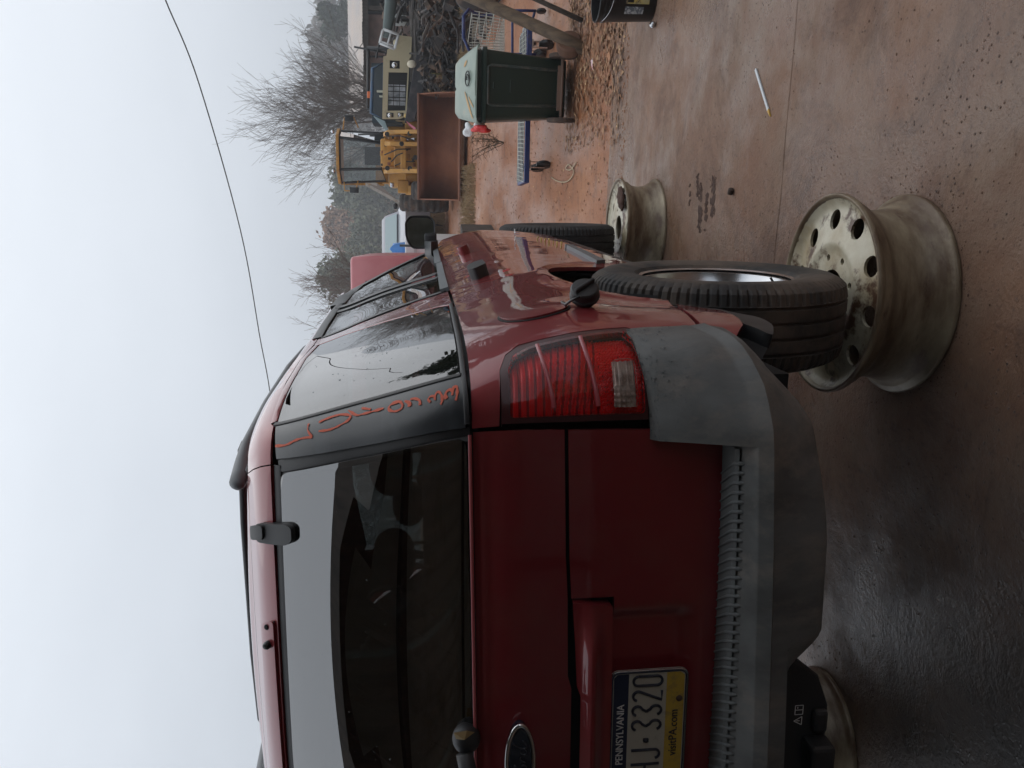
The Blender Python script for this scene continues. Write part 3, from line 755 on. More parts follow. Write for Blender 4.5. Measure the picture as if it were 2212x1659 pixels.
# --- rear lamps
red_lens = glassmat('red_lens',(1,.93,.93),1.42,.03)
refl = mat('lamp_reflector',(.95,.016,.020),rough=.32,metal=.10,coat=.6,stretch=(1,1,3))
refl_shade = mat('lamp_louvre_shade',(.34,.005,.009),rough=.3,metal=.2)  # darker red between louvres, painting their weak shading into the colour
clear_lens = glassmat('clear_lens',(.92,.9,.88),1.5,.05)
clear_refl = mat('reverse_reflector',(.80,.78,.72),rough=.2,metal=.25,col2=(.45,.42,.38),nscale=30,nlo=.45,nhi=.6)
LENS = rounded([(.024,1.318),(.135,1.317),(.178,1.305),(.194,1.275),(.196,1.20),(.200,1.140),(.203,1.096),(.168,1.080),(.10,1.073),(.024,1.073)],.008,3)
def lamp(s_):
    hs_ = panel('lamp_surround', TLO[:-1]+[(.212,1.070),(.10,1.066),(.012,1.066)]+[(.012,1.334)], mat('lamp_dark_red',(.06,.008,.01),rough=.4,coat=.25) if s_>0 else bpy.data.materials['lamp_dark_red'], off=-.001, step=.012, side=s_, holes=[LENS])
    hs_.name = 'rear_lamp'
    # facetted reflector, real relief
    mb = MB(); nt_, nz_ = 60, 150
    for i in range(nt_+1):
        t = .020+(.206-.020)*i/nt_
        for j in range(nz_+1):
            z = 1.070+(1.321-1.070)*j/nz_
            zz = (z-1.076)
            if zz > .165: fr=(zz/.0150)%1; d = .010*(1-fr/.62) if fr<.62 else .010*(fr-.62)/.38*1.0      # broad horizontal louvres
            elif zz > .075: fr=((zz+.004*math.floor(t/.006)*.25)/.0135)%1; d = .009*(1-fr/.55) if fr<.55 else .009*(fr-.55)/.45
            else: d = .003*math.sin(zz*900)*math.sin(t*700)
            p = SP(t,z,-.022+d); mb.v.append((s_*p[0],p[1],p[2]))
    for i in range(nt_):
        for j in range(nz_): a=i*(nz_+1)+j; mb.f.append((a,a+nz_+1,a+nz_+2,a+1))
    rf = mb.build('reflector', refl, hs_, fix=False); rf.data.materials.append(refl_shade)
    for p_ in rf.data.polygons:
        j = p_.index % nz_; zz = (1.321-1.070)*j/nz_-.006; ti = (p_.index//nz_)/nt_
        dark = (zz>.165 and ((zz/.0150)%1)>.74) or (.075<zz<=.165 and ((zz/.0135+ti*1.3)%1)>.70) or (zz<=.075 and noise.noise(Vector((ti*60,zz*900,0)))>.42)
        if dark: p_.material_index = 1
    def rib(t,z):
        return .0008*math.sin(z*math.pi/.006)
    panel('red_lens', LENS, red_lens, off=.004, step=.012, side=s_, parent=hs_, lip=.014)
    for zc in (1.2435, 1.1635):
        pts = [(t, zc-.000+.020*sm(.0,.2,t)-.006) for t in np.linspace(.040,.190,16)]
        strip('lens_ridge', pts, .0075, mat('ridge_pink',(.42,.075,.095),rough=.2,coat=1) if 'ridge_pink' not in bpy.data.materials else bpy.data.materials['ridge_pink'], off=.0085, side=s_, parent=hs_, step=.006)
    rv = rounded([(.036,1.129),(.118,1.131),(.124,1.120),(.124,1.094),(.116,1.087),(.040,1.086),(.034,1.092)],.006,3)
    panel('reverse_lens', rv, clear_lens, off=.0065, step=.02, side=s_, parent=hs_, lip=.002)
    mb = MB(); nt_, nz_ = 60, 40
    for i in range(nt_+1):
        t = .036+.086*i/nt_
        for j in range(nz_+1):
            z = 1.088+.041*j/nz_
            d = (.0016*math.sin(z*math.pi/.0045)+.0016*math.sin(t*math.pi/.0055)) if t<.075 else .002*math.sin(z*math.pi/.005)
            p = SP(t,z,-.0+d); mb.v.append((s_*p[0],p[1],p[2]))
    for i in range(nt_):
        for j in range(nz_): a=i*(nz_+1)+j; mb.f.append((a,a+nz_+1,a+nz_+2,a+1))
    mb.build('reverse_reflector', clear_refl, hs_)
mirrored(lamp)
# --- writing on the pillar
WRITE = [[(0.069, 1.78), (0.066, 1.754), (0.075, 1.73), (0.076, 1.707), (0.074, 1.695), (0.088, 1.701), (0.101, 1.705), (0.121, 1.704)], [(0.117, 1.681), (0.124, 1.66), (0.126, 1.636), (0.118, 1.618), (0.11, 1.613), (0.1, 1.618), (0.091, 1.633), (0.084, 1.655), (0.087, 1.68)], [(0.134, 1.618), (0.111, 1.601), (0.109, 1.586), (0.11, 1.545)], [(0.13, 1.59), (0.118, 1.571)], [(0.118, 1.513), (0.118, 1.526), (0.11, 1.534), (0.099, 1.533), (0.091, 1.522), (0.094, 1.511), (0.105, 1.508), (0.118, 1.513)], [(0.115, 1.504), (0.111, 1.5), (0.106, 1.496), (0.098, 1.493), (0.098, 1.498)], [(0.115, 1.493), (0.114, 1.485), (0.104, 1.476), (0.09, 1.475)], [(0.091, 1.456), (0.1, 1.46), (0.107, 1.456), (0.105, 1.449), (0.093, 1.447), (0.103, 1.448), (0.114, 1.444), (0.113, 1.439), (0.099, 1.435), (0.087, 1.435), (0.078, 1.438)], [(0.09, 1.427), (0.1, 1.429), (0.11, 1.426), (0.113, 1.42), (0.104, 1.416), (0.096, 1.417), (0.11, 1.415), (0.117, 1.413), (0.116, 1.408), (0.098, 1.408), (0.08, 1.411)]]
wm = MB()
for st in WRITE:
    pts = resample(smoothc(st,4), .004, False)
    b = len(wm.v)
    for i,p in enumerate(pts):
        a = pts[max(i-1,0)]; c = pts[min(i+1,len(pts)-1)]; t = S(*c)-S(*a); n = Sn(*p)
        if t.length<1e-9: t = Vector((0,0,1))
        t.normalize(); s_ = n.cross(t).normalized(); w_ = .0034*(.75+.6*noise.noise(Vector((p[0]*80,p[1]*80,len(st)))))
        for q in (-1,1): wm.v.append(tuple(S(*p)+n*.0065+s_*w_*q))
    for i in range(len(pts)-1): a=b+2*i; wm.f.append((a,a+1,a+3,a+2))
wm.build('marker_writing', M['crayon'], CAR, fix=False)
# --- fuel door and hanging cap
fl = smoothc([(.433,1.306),(.47,1.300),(.505,1.279),(.512,1.25),(.495,1.215),(.462,1.185),(.42,1.168),(.375,1.172),(.345,1.20),(.338,1.235),(.352,1.268),(.387,1.295)],3,True)
fdr = panel('fuel_door', fl, M['paint'], off=.006, step=.02, lip=.01)
strip('door_edge', fl+[fl[0]], .010, M['gap'], off=.0022, parent=fdr)
mb = MB(); pts = [SP(.375,1.172,.006),SP(.36,1.16,.02),SP(.355,1.15,.035),SP(.36,1.14,.045),SP(.365,1.135,.048)]
mb.tube([SP(.42,1.176,.008),SP(.39,1.174,.008),SP(.36,1.176,.014),SP(.335,1.170,.026),SP(.32,1.155,.036)],.0030,8); tether = mb.build('cap_tether', M['black'], CAR, smooth=True)
ca = Vector((.876,.345,1.132))-Vector((.045,-.02,.012)); axis = Vector((.80,-.58,.12)).normalized()
rc = axis.to_track_quat('Z','Y').to_matrix()
mb = MB(); rad=.031
mb.lathe([(0,-.014),(.023,-.012),(.024,-.004),(rad-.001,-.002),(rad+.001,.002),(rad+.001,.006),(rad-.001,.008),(rad-.001,.022),(rad-.004,.0265),(rad-.009,.028),(0,.028)],32,c=ca+Vector((.045,-.02,.012)),rot=rc)
cap = mb.build('fuel_cap', M['plastic_dark'], CAR, smooth=True, angle=30)
mb = MB(); up_ = rc @ rotm(0,0,35); mb.box(ca+Vector((.045,-.02,.012))+axis*.031,(.008,.052,.012),rot=up_); mb.build('cap_grip', M['plastic_dark'], cap, bevel=.003)
# --- badges on the front door
def onbody(name, s_, size, t, z, m_, ext=.002, step=0):
    p = SP(t,z,.003); n = Sn(t,z); tdir = (S(t-.02,z)-S(t+.02,z)).normalized(); u = Vector((0,0,1)); u = (u-n*u.dot(n)).normalized(); x = u.cross(n).normalized()
    o = text(name, s_, size, (0,0,0), m_, CAR, ext=ext)
    o.rotation_euler = (0,0,0); o.matrix_local = Matrix((x,u,n)).transposed().to_4x4(); o.matrix_local = Matrix.Translation(p) @ o.matrix_local
    return o
onbody('trim_badge','XLT',.052,2.44,1.048,M['white'])
for i,ch in enumerate('EXPLORER'): onbody('badge_letter',ch,.042,2.14+.058*i,.868+.0088*i,M['gold'])
# --- roof rails and cross bars
for s_ in (1,-1):
    mb = MB(); pts=[]; rr=[]
    for (x,y,z,r_) in ((.415,.55,1.900,.006),(.416,.555,1.908,.014),(.417,.57,1.915,.020),(.42,.60,1.918,.020),(.43,.68,1.928,.017),(.44,.80,1.940,.0145),(.455,1.2,1.954,.014),(.47,1.7,1.958,.014),(.465,2.1,1.955,.0145),(.455,2.3,1.935,.018),(.45,2.38,1.91,.012)):
        pts.append((s_*x,y,z)); rr.append(r_)
    mb.tube(pts, rr, 14); mb.build('roof_rail', M['rail'], CAR, smooth=True)
    for (x,y,l) in ((.42,.66,.12),(.46,1.45,.08),(.455,2.3,.12)):
        mb = MB(); mb.rbox((s_*x,y,1.895),(.030,l,.06),.012); mb.build('rail_foot', M['rail'], CAR, smooth=True, angle=40)
for yy in (.86,1.9):
    mb = MB(); mb.tube([(-.43,yy,1.955),(-.41,yy,1.965),(-.2,yy,1.972),(.2,yy,1.972),(.41,yy,1.965),(.43,yy,1.955)],.011,10); mb.build('cross_bar', M['plastic_dark'], CAR, smooth=True)
# --- door mirrors
def mirror(s_):
    mb = MB(); V=[]
    prof = [(0,1.0),(.03,1.02),(.07,.93),(.10,.72),(.12,.40),(.125,.0)]
    out = rounded([(-.083,.045),(-.083,-.035),(-.045,-.073),(.055,-.073),(.078,-.045),(.078,.05),(.05,.073),(-.03,.073)],.03,3)
    for (dy,sc_) in [(0.006,.90)]+prof:
        for (a,b) in out: mb.v.append((s_*(.917+a*sc_), 2.79+dy, 1.470+b*sc_))
    N = len(out)
    for L_ in range(len(prof)):
        for k in range(N): mb.f.append((L_*N+k,L_*N+(k+1)%N,(L_+1)*N+(k+1)%N,(L_+1)*N+k))
    ho = mb.build('door_mirror', M['plastic_dark'], CAR, smooth=True, angle=60)
    mb = MB(); V,F_,bl = fill2d([(a*.88,b*.88) for a,b in out],.03); mb.v=[(s_*(.917+v[0]),2.797+v[1]*.04,1.470+v[1]) for v in V]; mb.f=[tuple(f) for f in F_]
    mb.build('mirror_glass', mat('mirror_silver',(.62,.68,.68),rough=.03,metal=1) if s_>0 else bpy.data.materials['mirror_silver'], ho)
    mb = MB(); mb.prism([(2.82,1.43),(2.88,1.40),(2.86,1.385),(2.74,1.385),(2.72,1.40),(2.66,1.42),(2.76,1.45)],'x',s_*.80,s_*.875); mb.rbox((s_*.865,2.82,1.42),(.10,.07,.06),.02)
    mb.build('mirror_arm', M['plastic_dark'], ho, smooth=True, angle=40)
mirrored(mirror)
# --- wheels
tyre_m = mat('tyre_rubber',(.018,.018,.019),rough=.72,col2=(.035,.032,.030),nscale=20,bump=.15,bscale=200)
tyre_mud = mat('tyre_muddy',(.020,.020,.021),rough=.75,col2=(.045,.038,.032),nscale=16,dirt=(.105,.078,.060),dscale=2.6,dlo=.45,dhi=.62,bump=.45,bscale=90)
def tyre_prof(groove):
    g = .007
    sh = .0058 if groove else 0
    P = [(.215,.098),(.235,.112),(.285,.122),(.325,.119),(.348-sh,.108),(.3595-sh*1.4,.097),(.3635-sh*1.2,.080),(.3655-sh*.7,.068)]
    for c in (.060,.020,-.020,-.060):
        P += [(.3665,c+.0055),(.3665-g,c+.0035),(.3665-g,c-.0035),(.3665,c-.0055)]
    P += [(.3655-sh*.7,-.068),(.3635-sh*1.2,-.080),(.3595-sh*1.4,-.097),(.348-sh,-.108),(.325,-.119),(.285,-.122),(.235,-.112),(.215,-.098)]
    return P
NS = 360
def wheel(cx_, cy_, cz_, muddy, s_, steer=0):
    e = empty('wheel', (cx_,cy_,cz_), (0,R(90)*s_,R(steer))); e.parent = CAR
    A = tyre_prof(False); B = tyre_prof(True)
    mb = MB(); mb.lathe(A, NS, seg=lambda k: B if k%4==0 else A); mb.build('tyre', tyre_mud if muddy else tyre_m, e, smooth=True, angle=22)
    mb = MB(); mb.lathe([(.214,.100),(.222,.104),(.222,.098),(.205,.092),(.198,.060),(.185,.04),(.185,-.06),(.205,-.1),(.218,-.104)],64); mb.build('rim', M['silver'], e, smooth=True, angle=50)
    mb = MB()
    for k in range(5):
        a = 2*math.pi*k/5+.3; ca, sa = math.cos(a), math.sin(a)
        for (r0,r1,w0,w1,h0,h1) in ((.03,.195,.040,.030,.050,.062),):
            rt = Matrix.Rotation(a,3,'Z')
            V = [rt@Vector(p) for p in ((r0,-w0,h0),(r1,-w1,h1),(r1,w1,h1),(r0,w0,h0),(r0,-w0,h0-.03),(r1,-w1,h1-.03),(r1,w1,h1-.03),(r0,w0,h0-.03))]
            mb.add(V,[(0,1,2,3),(7,6,5,4),(0,4,5,1),(1,5,6,2),(2,6,7,3),(3,7,4,0)])
    mb.lathe([(0,.056),(.03,.056),(.036,.05),(.036,.0)],24); mb.build('spokes', M['silver'], e, bevel=.004)
    mb = MB(); mb.lathe([(0,.02),(.17,.02),(.17,-.02)],32); mb.build('brake_disc', M['gap'], e)
    mb = MB(); mb.tube([(.192,.02,.075),(.178,.02,.095)],.0035,6); mb.build('valve', M['black'], e)
    return e
zt = .247
wheel(.752,1.0,zt+.3675,True,1,-1.4)
wheel(-.785,1.0,zt+.3675,True,-1)
wheel(.800,3.89,zt+.3675,False,1)
wheel(-.800,3.89,zt+.3675,False,-1)
mb = MB(); mb.tube([(-.7,1.0,.62),(.7,1.0,.62)],.045,12); mb.tube([(-.68,3.89,.62),(.68,3.89,.62)],.035,12); mb.build('axle', M['gap'], CAR)

CABLE = [(4.13, 10.0, 4.84), (3.77, 12.0, 5.13), (2.76, 13.0, 4.97), (0.39, 14.5, 4.74), (-1.65, 15.5, 4.68), (-3.64, 16.5, 4.67), (-7.54, 18.0, 4.97)]
SHED_EDGE = -.28
HAZE = .0020
FARK = 2.8

# ================================================================ GROUND, SLAB, SHED
def gh(x, y):
    if y < 4.6: z = -.007
    else:
        e = y-4.85-.35*noise.noise(Vector((x*.9,y*.9,3)))-.25*math.sin(x*.8)
        s = min(max(e/.6,0),1); z = -.007+.02*s
    if y > 6: z += .028*(min(y,45)-6)
    if y > 5:
        a = min((y-5)/3,1)
        z += a*(.022*noise.noise(Vector((x*.7,y*.5,0)))+.010*noise.noise(Vector((x*3.5,y*2.2,5))))
    return z
def axis_vals(lo, hi, fine_lo, fine_hi, f, g=1.35):
    v = list(np.arange(fine_lo, fine_hi+1e-6, f)); s = f
    while v[0] > lo: s *= g; v.insert(0, v[0]-s)
    s = f
    while v[-1] < hi: s *= g; v.append(v[-1]+s)
    return v
xs = axis_vals(-260,260,-1.5,6,.09,1.22); ys = axis_vals(-60,320,4.2,13,.09,1.12)
mb = MB()
for y in ys:
    for x in xs: mb.v.append((x,y,gh(x,y)))
nx = len(xs)
for j in range(len(ys)-1):
    for i in range(nx-1): a=j*nx+i; mb.f.append((a,a+1,a+nx+1,a+nx))
def groundmat():
    m = mat('red_clay', (.245,.092,.038), rough=.75, col2=(.33,.148,.070), nscale=.9, nlo=.35, nhi=.7, bump=1., bscale=30, dirt=(.17,.075,.04), dscale=5.5, dlo=.5, dhi=.68, dist=.01)
    n = m.node_tree; L = n.links; p = n.nodes['Principled BSDF']
    tcn = n.nodes.new('ShaderNodeTexCoord'); mp = n.nodes.new('ShaderNodeMapping'); mp.inputs['Scale'].default_value=(1.5,.35,1); mp.inputs['Rotation'].default_value=(0,0,.2); L.new(tcn.outputs['Object'], mp.inputs[0])
    t = n.nodes.new('ShaderNodeTexNoise'); t.inputs['Scale'].default_value=1.2; t.inputs['Detail'].default_value=6; L.new(mp.outputs[0], t.inputs['Vector'])
    r_ = n.nodes.new('ShaderNodeMapRange'); r_.inputs['From Min'].default_value=.4; r_.inputs['From Max'].default_value=.62; r_.inputs['To Min'].default_value=.38; r_.inputs['To Max'].default_value=.85; L.new(t.outputs['Fac'], r_.inputs['Value']); L.new(r_.outputs[0], p.inputs['Roughness'])
    return m
mb.build('ground', groundmat(), None, smooth=True, kind='structure', fix=False)
def slabmat():
    m = bpy.data.materials.new('stained_concrete'); m.use_nodes=True; n=m.node_tree; L=n.links; p=n.nodes['Principled BSDF']
    tcn = n.nodes.new('ShaderNodeTexCoord')
    def nz(s,d=8,r_=.65,vec=None,dis=0):
        t=n.nodes.new('ShaderNodeTexNoise'); t.inputs['Scale'].default_value=s; t.inputs['Detail'].default_value=d; t.inputs['Roughness'].default_value=r_; t.inputs['Distortion'].default_value=dis
        L.new(vec if vec else tcn.outputs['Object'], t.inputs['Vector']); return t.outputs['Fac']
    def mr(v,a,b,c=0,d=1):
        q=n.nodes.new('ShaderNodeMapRange'); q.inputs['From Min'].default_value=a;q.inputs['From Max'].default_value=b;q.inputs['To Min'].default_value=c;q.inputs['To Max'].default_value=d;L.new(v,q.inputs['Value']);return q.outputs[0]
    def mix(f,a,b):
        x=n.nodes.new('ShaderNodeMixRGB'); L.new(f,x.inputs[0])
        for k,c in ((1,a),(2,b)):
            if isinstance(c,tuple): x.inputs[k].default_value=(*c,1)
            else: L.new(c,x.inputs[k])
        return x.outputs[0]
    c = mix(mr(nz(1.3),.35,.68),(.205,.145,.106),(.215,.108,.060))
    c = mix(mr(nz(3.2,9,.75),.42,.66,0,.8),c,(.165,.082,.050))
    c = mix(mr(nz(1.6,10,.8,dis=.6),.50,.63,0,.9),c,(.105,.056,.036))
    c = mix(mr(nz(34,6,.7),.57,.68,0,.7),c,(.085,.05,.038))
    # dark speckles of dried mud
    v=n.nodes.new('ShaderNodeTexVoronoi'); v.inputs['Scale'].default_value=42; v.inputs['Randomness'].default_value=1; L.new(tcn.outputs['Object'],v.inputs['Vector'])
    sp=n.nodes.new('ShaderNodeMath'); sp.operation='MULTIPLY'; L.new(mr(v.outputs['Distance'],.20,.06),sp.inputs[0]); L.new(mr(nz(1.7,4),.42,.56),sp.inputs[1])
    c = mix(sp.outputs[0],c,(.06,.036,.028))
    # broad darker, smoother patch under and behind the tail
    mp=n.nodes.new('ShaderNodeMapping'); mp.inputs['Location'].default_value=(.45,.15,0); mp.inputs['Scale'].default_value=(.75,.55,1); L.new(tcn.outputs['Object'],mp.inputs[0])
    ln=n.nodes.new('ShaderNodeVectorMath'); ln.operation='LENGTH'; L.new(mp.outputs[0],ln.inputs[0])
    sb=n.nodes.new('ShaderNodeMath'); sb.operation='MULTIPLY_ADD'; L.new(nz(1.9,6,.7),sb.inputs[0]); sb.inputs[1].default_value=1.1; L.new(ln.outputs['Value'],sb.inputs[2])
    dark_patch=mr(sb.outputs[0],1.55,.95,0,.9); c = mix(dark_patch,c,(.032,.030,.029))
    L.new(c,p.inputs['Base Color'])
    rr = n.nodes.new('ShaderNodeMath'); rr.operation='MULTIPLY_ADD'; L.new(dark_patch,rr.inputs[0]); rr.inputs[1].default_value=-.16
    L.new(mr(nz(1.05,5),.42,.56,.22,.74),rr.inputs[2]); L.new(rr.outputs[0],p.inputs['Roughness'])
    b=n.nodes.new('ShaderNodeBump'); b.inputs['Strength'].default_value=.9; b.inputs['Distance'].default_value=.0045
    ad=n.nodes.new('ShaderNodeMath'); ad.operation='ADD'; L.new(nz(65,5,.7),ad.inputs[0]); L.new(sp.outputs[0],ad.inputs[1]); 
    ad2=n.nodes.new('ShaderNodeMath'); ad2.operation='MULTIPLY_ADD'; L.new(nz(9,6,.7),ad2.inputs[0]); ad2.inputs[1].default_value=2.0; L.new(ad.outputs[0],ad2.inputs[2])
    L.new(ad2.outputs[0],b.inputs['Height']); L.new(b.outputs[0],p.inputs['Normal'])
    return m
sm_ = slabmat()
jy = lambda x: 2.03+.012*noise.noise(Vector((x*4,0,0)))
def slab(y0f,y1f,x0,x1):
    mb = MB(); n_=260
    for i in range(n_+1):
        x = x0+(x1-x0)*i/n_
        a,b = y0f(x), y1f(x)
        for (y,z) in ((a,-.09),(a,-.003),(a+.004,0),(b-.004,0),(b,-.003),(b,-.09)): mb.v.append((x,y,z))
    for i in range(n_):
        for k in range(5): q=i*6+k; mb.f.append((q,q+6,q+7,q+1))
    return mb.build('concrete_slab', sm_, None, kind='structure', fix=False)
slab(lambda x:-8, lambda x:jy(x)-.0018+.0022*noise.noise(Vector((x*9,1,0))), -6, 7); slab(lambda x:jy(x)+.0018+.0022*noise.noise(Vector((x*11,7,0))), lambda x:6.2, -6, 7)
# shed over the working bay, seen mirrored in the tail glass
galv = mat('galvanised_sheet', (.42,.48,.46), rough=.6, metal=.1, dirt=(.20,.21,.19), dscale=1.2, dlo=.5, dhi=.75)
wood = mat('weathered_wood', (.16,.115,.075), rough=.85, col2=(.085,.062,.045), nscale=3, stretch=(8,8,1), bump=.5, bscale=30, dist=.004)
dwood = mat('dark_timber', (.075,.062,.05), rough=.85, col2=(.03,.025,.022), nscale=4, stretch=(6,6,1), bump=.4, bscale=30)
SH = empty('open_shed', (-1.5,-4,0), (0,0,0), 'corrugated metal open-fronted shed roof over the concrete, seen mirrored in the rear window', 'shed')
def addsh(o): o.location = (1.5,4,0); return o
RY0, RY1, RZ = SHED_EDGE, -8.0, 3.15
x = -6.2; k = 0
while x < 5.0:
    mb = MB()
    for i in range(25):
        xx = x+.92*i/24; zz = .018*math.sin(i*math.pi/2)
        for y in (RY0+.05, RY1): mb.v.append((xx,y,RZ+.06*(RY0-y)+zz+.003*k%2*.001))
    for i in range(24): a=2*i; mb.f.append((a,a+2,a+3,a+1))
    addsh(mb.build('roof_sheet', galv, SH, smooth=True, fix=False)); x += .90; k += 1
mb = MB(); mb.box((-.6,RY0+.068,RZ-.03),(11.4,.03,.22)); addsh(mb.build('fascia_board', dwood, SH))
for yy in (RY0-.12,-1.9,-3.4,-4.9,-6.4,-7.8):
    mb = MB(); mb.box((-.6,yy,RZ+.06*(RY0-yy)-.07),(11.2,.05,.09)); addsh(mb.build('purlin', dwood, SH))
for xx in (-5.8,-2.2,1.4,4.9):
    mb = MB(); mb.box((xx,(RY0+RY1)/2,RZ+.06*(RY0-RY1)/2-.20),(.09,RY0-RY1-.2,.16),rot=rotm(-3.43,0,0)); addsh(mb.build('rafter', dwood, SH))
for (xx,yy) in ((-5.8,-.6),(-5.8,-7.6),(4.9,-7.6),(-2.2,-7.6),(1.4,-7.6)):
    mb = MB(); mb.box((xx,yy,1.45),(.13,.13,2.95)); addsh(mb.build('post', dwood, SH))
def wallsheets(p0,p1,n_):
    for q in range(n_):
        mb = MB()
        for i in range(19):
            s=(q+i/18*1.02)/n_; P=Vector(p0).lerp(Vector(p1),min(s,1)); nrm_=(Vector(p1)-Vector(p0)).cross(Vector((0,0,1))).normalized()
            P = P+nrm_*(.016*math.sin(i*math.pi/2)+.003*(q%2))
            mb.v += [(P[0],P[1],0.02),(P[0],P[1],3.2+.06*(RY0-P[1]))]
        for i in range(18): a=2*i; mb.f.append((a,a+2,a+3,a+1))
        addsh(mb.build('wall_sheet', galv, SH, smooth=True, fix=False))
wallsheets((-5.9,-.6,0),(-5.9,-7.9,0),8); wallsheets((-5.9,-7.9,0),(5.0,-7.9,0),12)

# ================================================================ STEEL WHEELS THE CAR STANDS ON
wheel_paint = mat('worn_white_wheel', (.58,.54,.42), rough=.40, col2=(.36,.28,.16), nscale=6, nlo=.38, nhi=.66, dirt=(.10,.05,.028), dscale=8, dlo=.51, dhi=.60, bump=.25, bscale=60)
wheel_side = mat('dull_wheel_barrel', (.32,.265,.18), rough=.40, metal=.15, col2=(.125,.082,.05), nscale=4, nlo=.36, nhi=.60, dirt=(.085,.045,.028), dscale=7, dlo=.55, dhi=.68, bump=.3, bscale=50, stretch=(1,1,3))
def steel_wheel(loc, rz, label, r0=.305, H=.243, nh=10):
    e = empty('wheel_stand', loc, (0,0,R(rz)), label, 'steel wheel', 'bare steel wheels under the car')
    k = r0/.305
    mb = MB()
    prof = [(.290,.235),(.296,.243),(.303,.243),(.306,.237),(.304,.226),(.293,.220),(.287,.212),(.286,.196),(.272,.180),(.262,.160),(.256,.120),(.262,.075),(.276,.045),(.286,.034),(.290,.022),(.302,.018),(.307,.010),(.304,.001),(.296,.0),(.288,.014),(.268,.040),(.248,.075),(.245,.12),(.252,.165),(.270,.190),(.280,.205)]
    mb.lathe([(a*k,b*H/.243) for a,b in prof],72,close=True); mb.build('barrel', wheel_side, e, smooth=True, angle=60)
    # disc with hand holes
    circ = lambda cx_,cy_,r_,n: [(cx_+r_*math.cos(2*math.pi*i/n), cy_+r_*math.sin(2*math.pi*i/n)) for i in range(n)]
    holes = [circ(.228*math.cos(a),.228*math.sin(a),.0315,14) for a in [R(8)+2*math.pi*i/nh for i in range(nh)]]
    holes += [circ(.115*math.cos(a),.115*math.sin(a),.0105,10) for a in [R(18)+2*math.pi*i/8 for i in range(8)]]
    holes += [circ(0,0,.075,28)]
    def hh(r_): return float(np.interp(r_,[.07,.135,.148,.158,.168,.185,.26,.284,.292],[.226,.226,.234,.237,.232,.226,.214,.222,.236]))
    V,F_,bl = fill2d(circ(0,0,.2915,72),.016,holes)
    mb = MB(); n_=len(V)
    for v in V: r_=math.hypot(v[0],v[1]); mb.v.append((v[0]*k,v[1]*k,hh(r_)*H/.243))
    for v in V: r_=math.hypot(v[0],v[1]); mb.v.append((v[0]*k,v[1]*k,hh(r_)*H/.243-.009))
    for f in F_: mb.f.append(tuple(f)); mb.f.append(tuple(n_+i for i in f)[::-1])
    for lp in bl:
        for q in range(len(lp)): i,j=lp[q],lp[(q+1)%len(lp)]; mb.f.append((i,j,n_+j,n_+i))
    mb.build('disc', wheel_paint, e, smooth=True, angle=45)
    return e
def onground(x,y,dz=0): return (x,y,gh(x,y)+dz if y>4.7 else dz)
sw = steel_wheel((.785,1.085,.001),0,'cream painted steel wheel with ten round hand holes lying flat under the right rear tyre')
steel_wheel((.895,3.92,.001),50,'rusty steel wheel lying flat under the right front tyre, mud clod on its face')
steel_wheel((-.86,1.22,.001),20,'dark steel wheel with a bright rim mostly hidden below the rear bumper',r0=.235)
steel_wheel((-.83,3.9,.001),33,'steel wheel lying flat under the left front tyre')
mb = MB(); mb.ell((0,0,0),(.085,.045,.018),22,12,rot=rotm(0,0,30)); 
for i,v in enumerate(mb.v):
    q=Vector(v); q += q.normalized()*.016*noise.noise(q*40) if q.length>0 else q; mb.v[i]=tuple(q)
o = mb.build('mud_clod', mat('dry_mud',(.075,.04,.03),rough=.95,bump=.8,bscale=60), None, smooth=True); o.location=(1.075,3.80,.248)
tag(o,'dark brown clod of dried mud lying on the front steel wheel','mud clod')

# ================================================================ NEAR YARD THINGS
def spot(x,y): return gh(x,y)
# --- wheeled rubbish bin
bin_g = mat('bin_green', (.008,.022,.016), rough=.38, dirt=(.06,.05,.04), dscale=4, dlo=.66, dhi=.85, bump=.15, bscale=90)
lid_g = mat('bin_lid_faded', (.17,.225,.19), rough=.5, col2=(.24,.28,.23), nscale=3, dirt=(.33,.22,.13), dscale=6, dlo=.62, dhi=.75, bump=.15, bscale=50)
z0 = spot(2.1,6.7)
B = empty('rubbish_bin', (2.10,7.0,z0), (0,0,R(-3)), 'dark green wheeled rubbish bin with a faded grey-green lid', 'rubbish bin')
def loft(mb, secs):
    n = len(secs[0]); b = len(mb.v)
    for s_ in secs: mb.v += [tuple(p) for p in s_]
    for i in range(len(secs)-1):
        for k in range(n): mb.f.append((b+i*n+k,b+i*n+(k+1)%n,b+(i+1)*n+(k+1)%n,b+(i+1)*n+k))
    mb.f.append(tuple(b+k for k in range(n))[::-1]); mb.f.append(tuple(b+(len(secs)-1)*n+k for k in range(n))); return mb
def rsec(x0,x1,y0,y1,z,r_=.05,tilt=0): return [(p[0],p[1],z+tilt*(p[1]-y0)) for p in rounded([(x0,y0),(x1,y0),(x1,y1),(x0,y1)],r_,4)]
mb = MB(); loft(mb,[rsec(-.255,.255,-.21,.30,.09),rsec(-.262,.262,-.23,.30,.12),rsec(-.285,.285,-.28,.36,.45),rsec(-.315,.315,-.34,.40,.86)]); mb.build('bin_body', bin_g, B, smooth=True, angle=35)
mb = MB(); loft(mb,[rsec(-.33,.33,-.355,.42,.845,.05),rsec(-.335,.335,-.36,.425,.85,.05),rsec(-.335,.335,-.36,.425,.885,.05),rsec(-.31,.31,-.33,.415,.890,.05),rsec(-.31,.31,-.335,.40,.945,.05)]); mb.build('bin_rim', bin_g, B, smooth=True, angle=35)
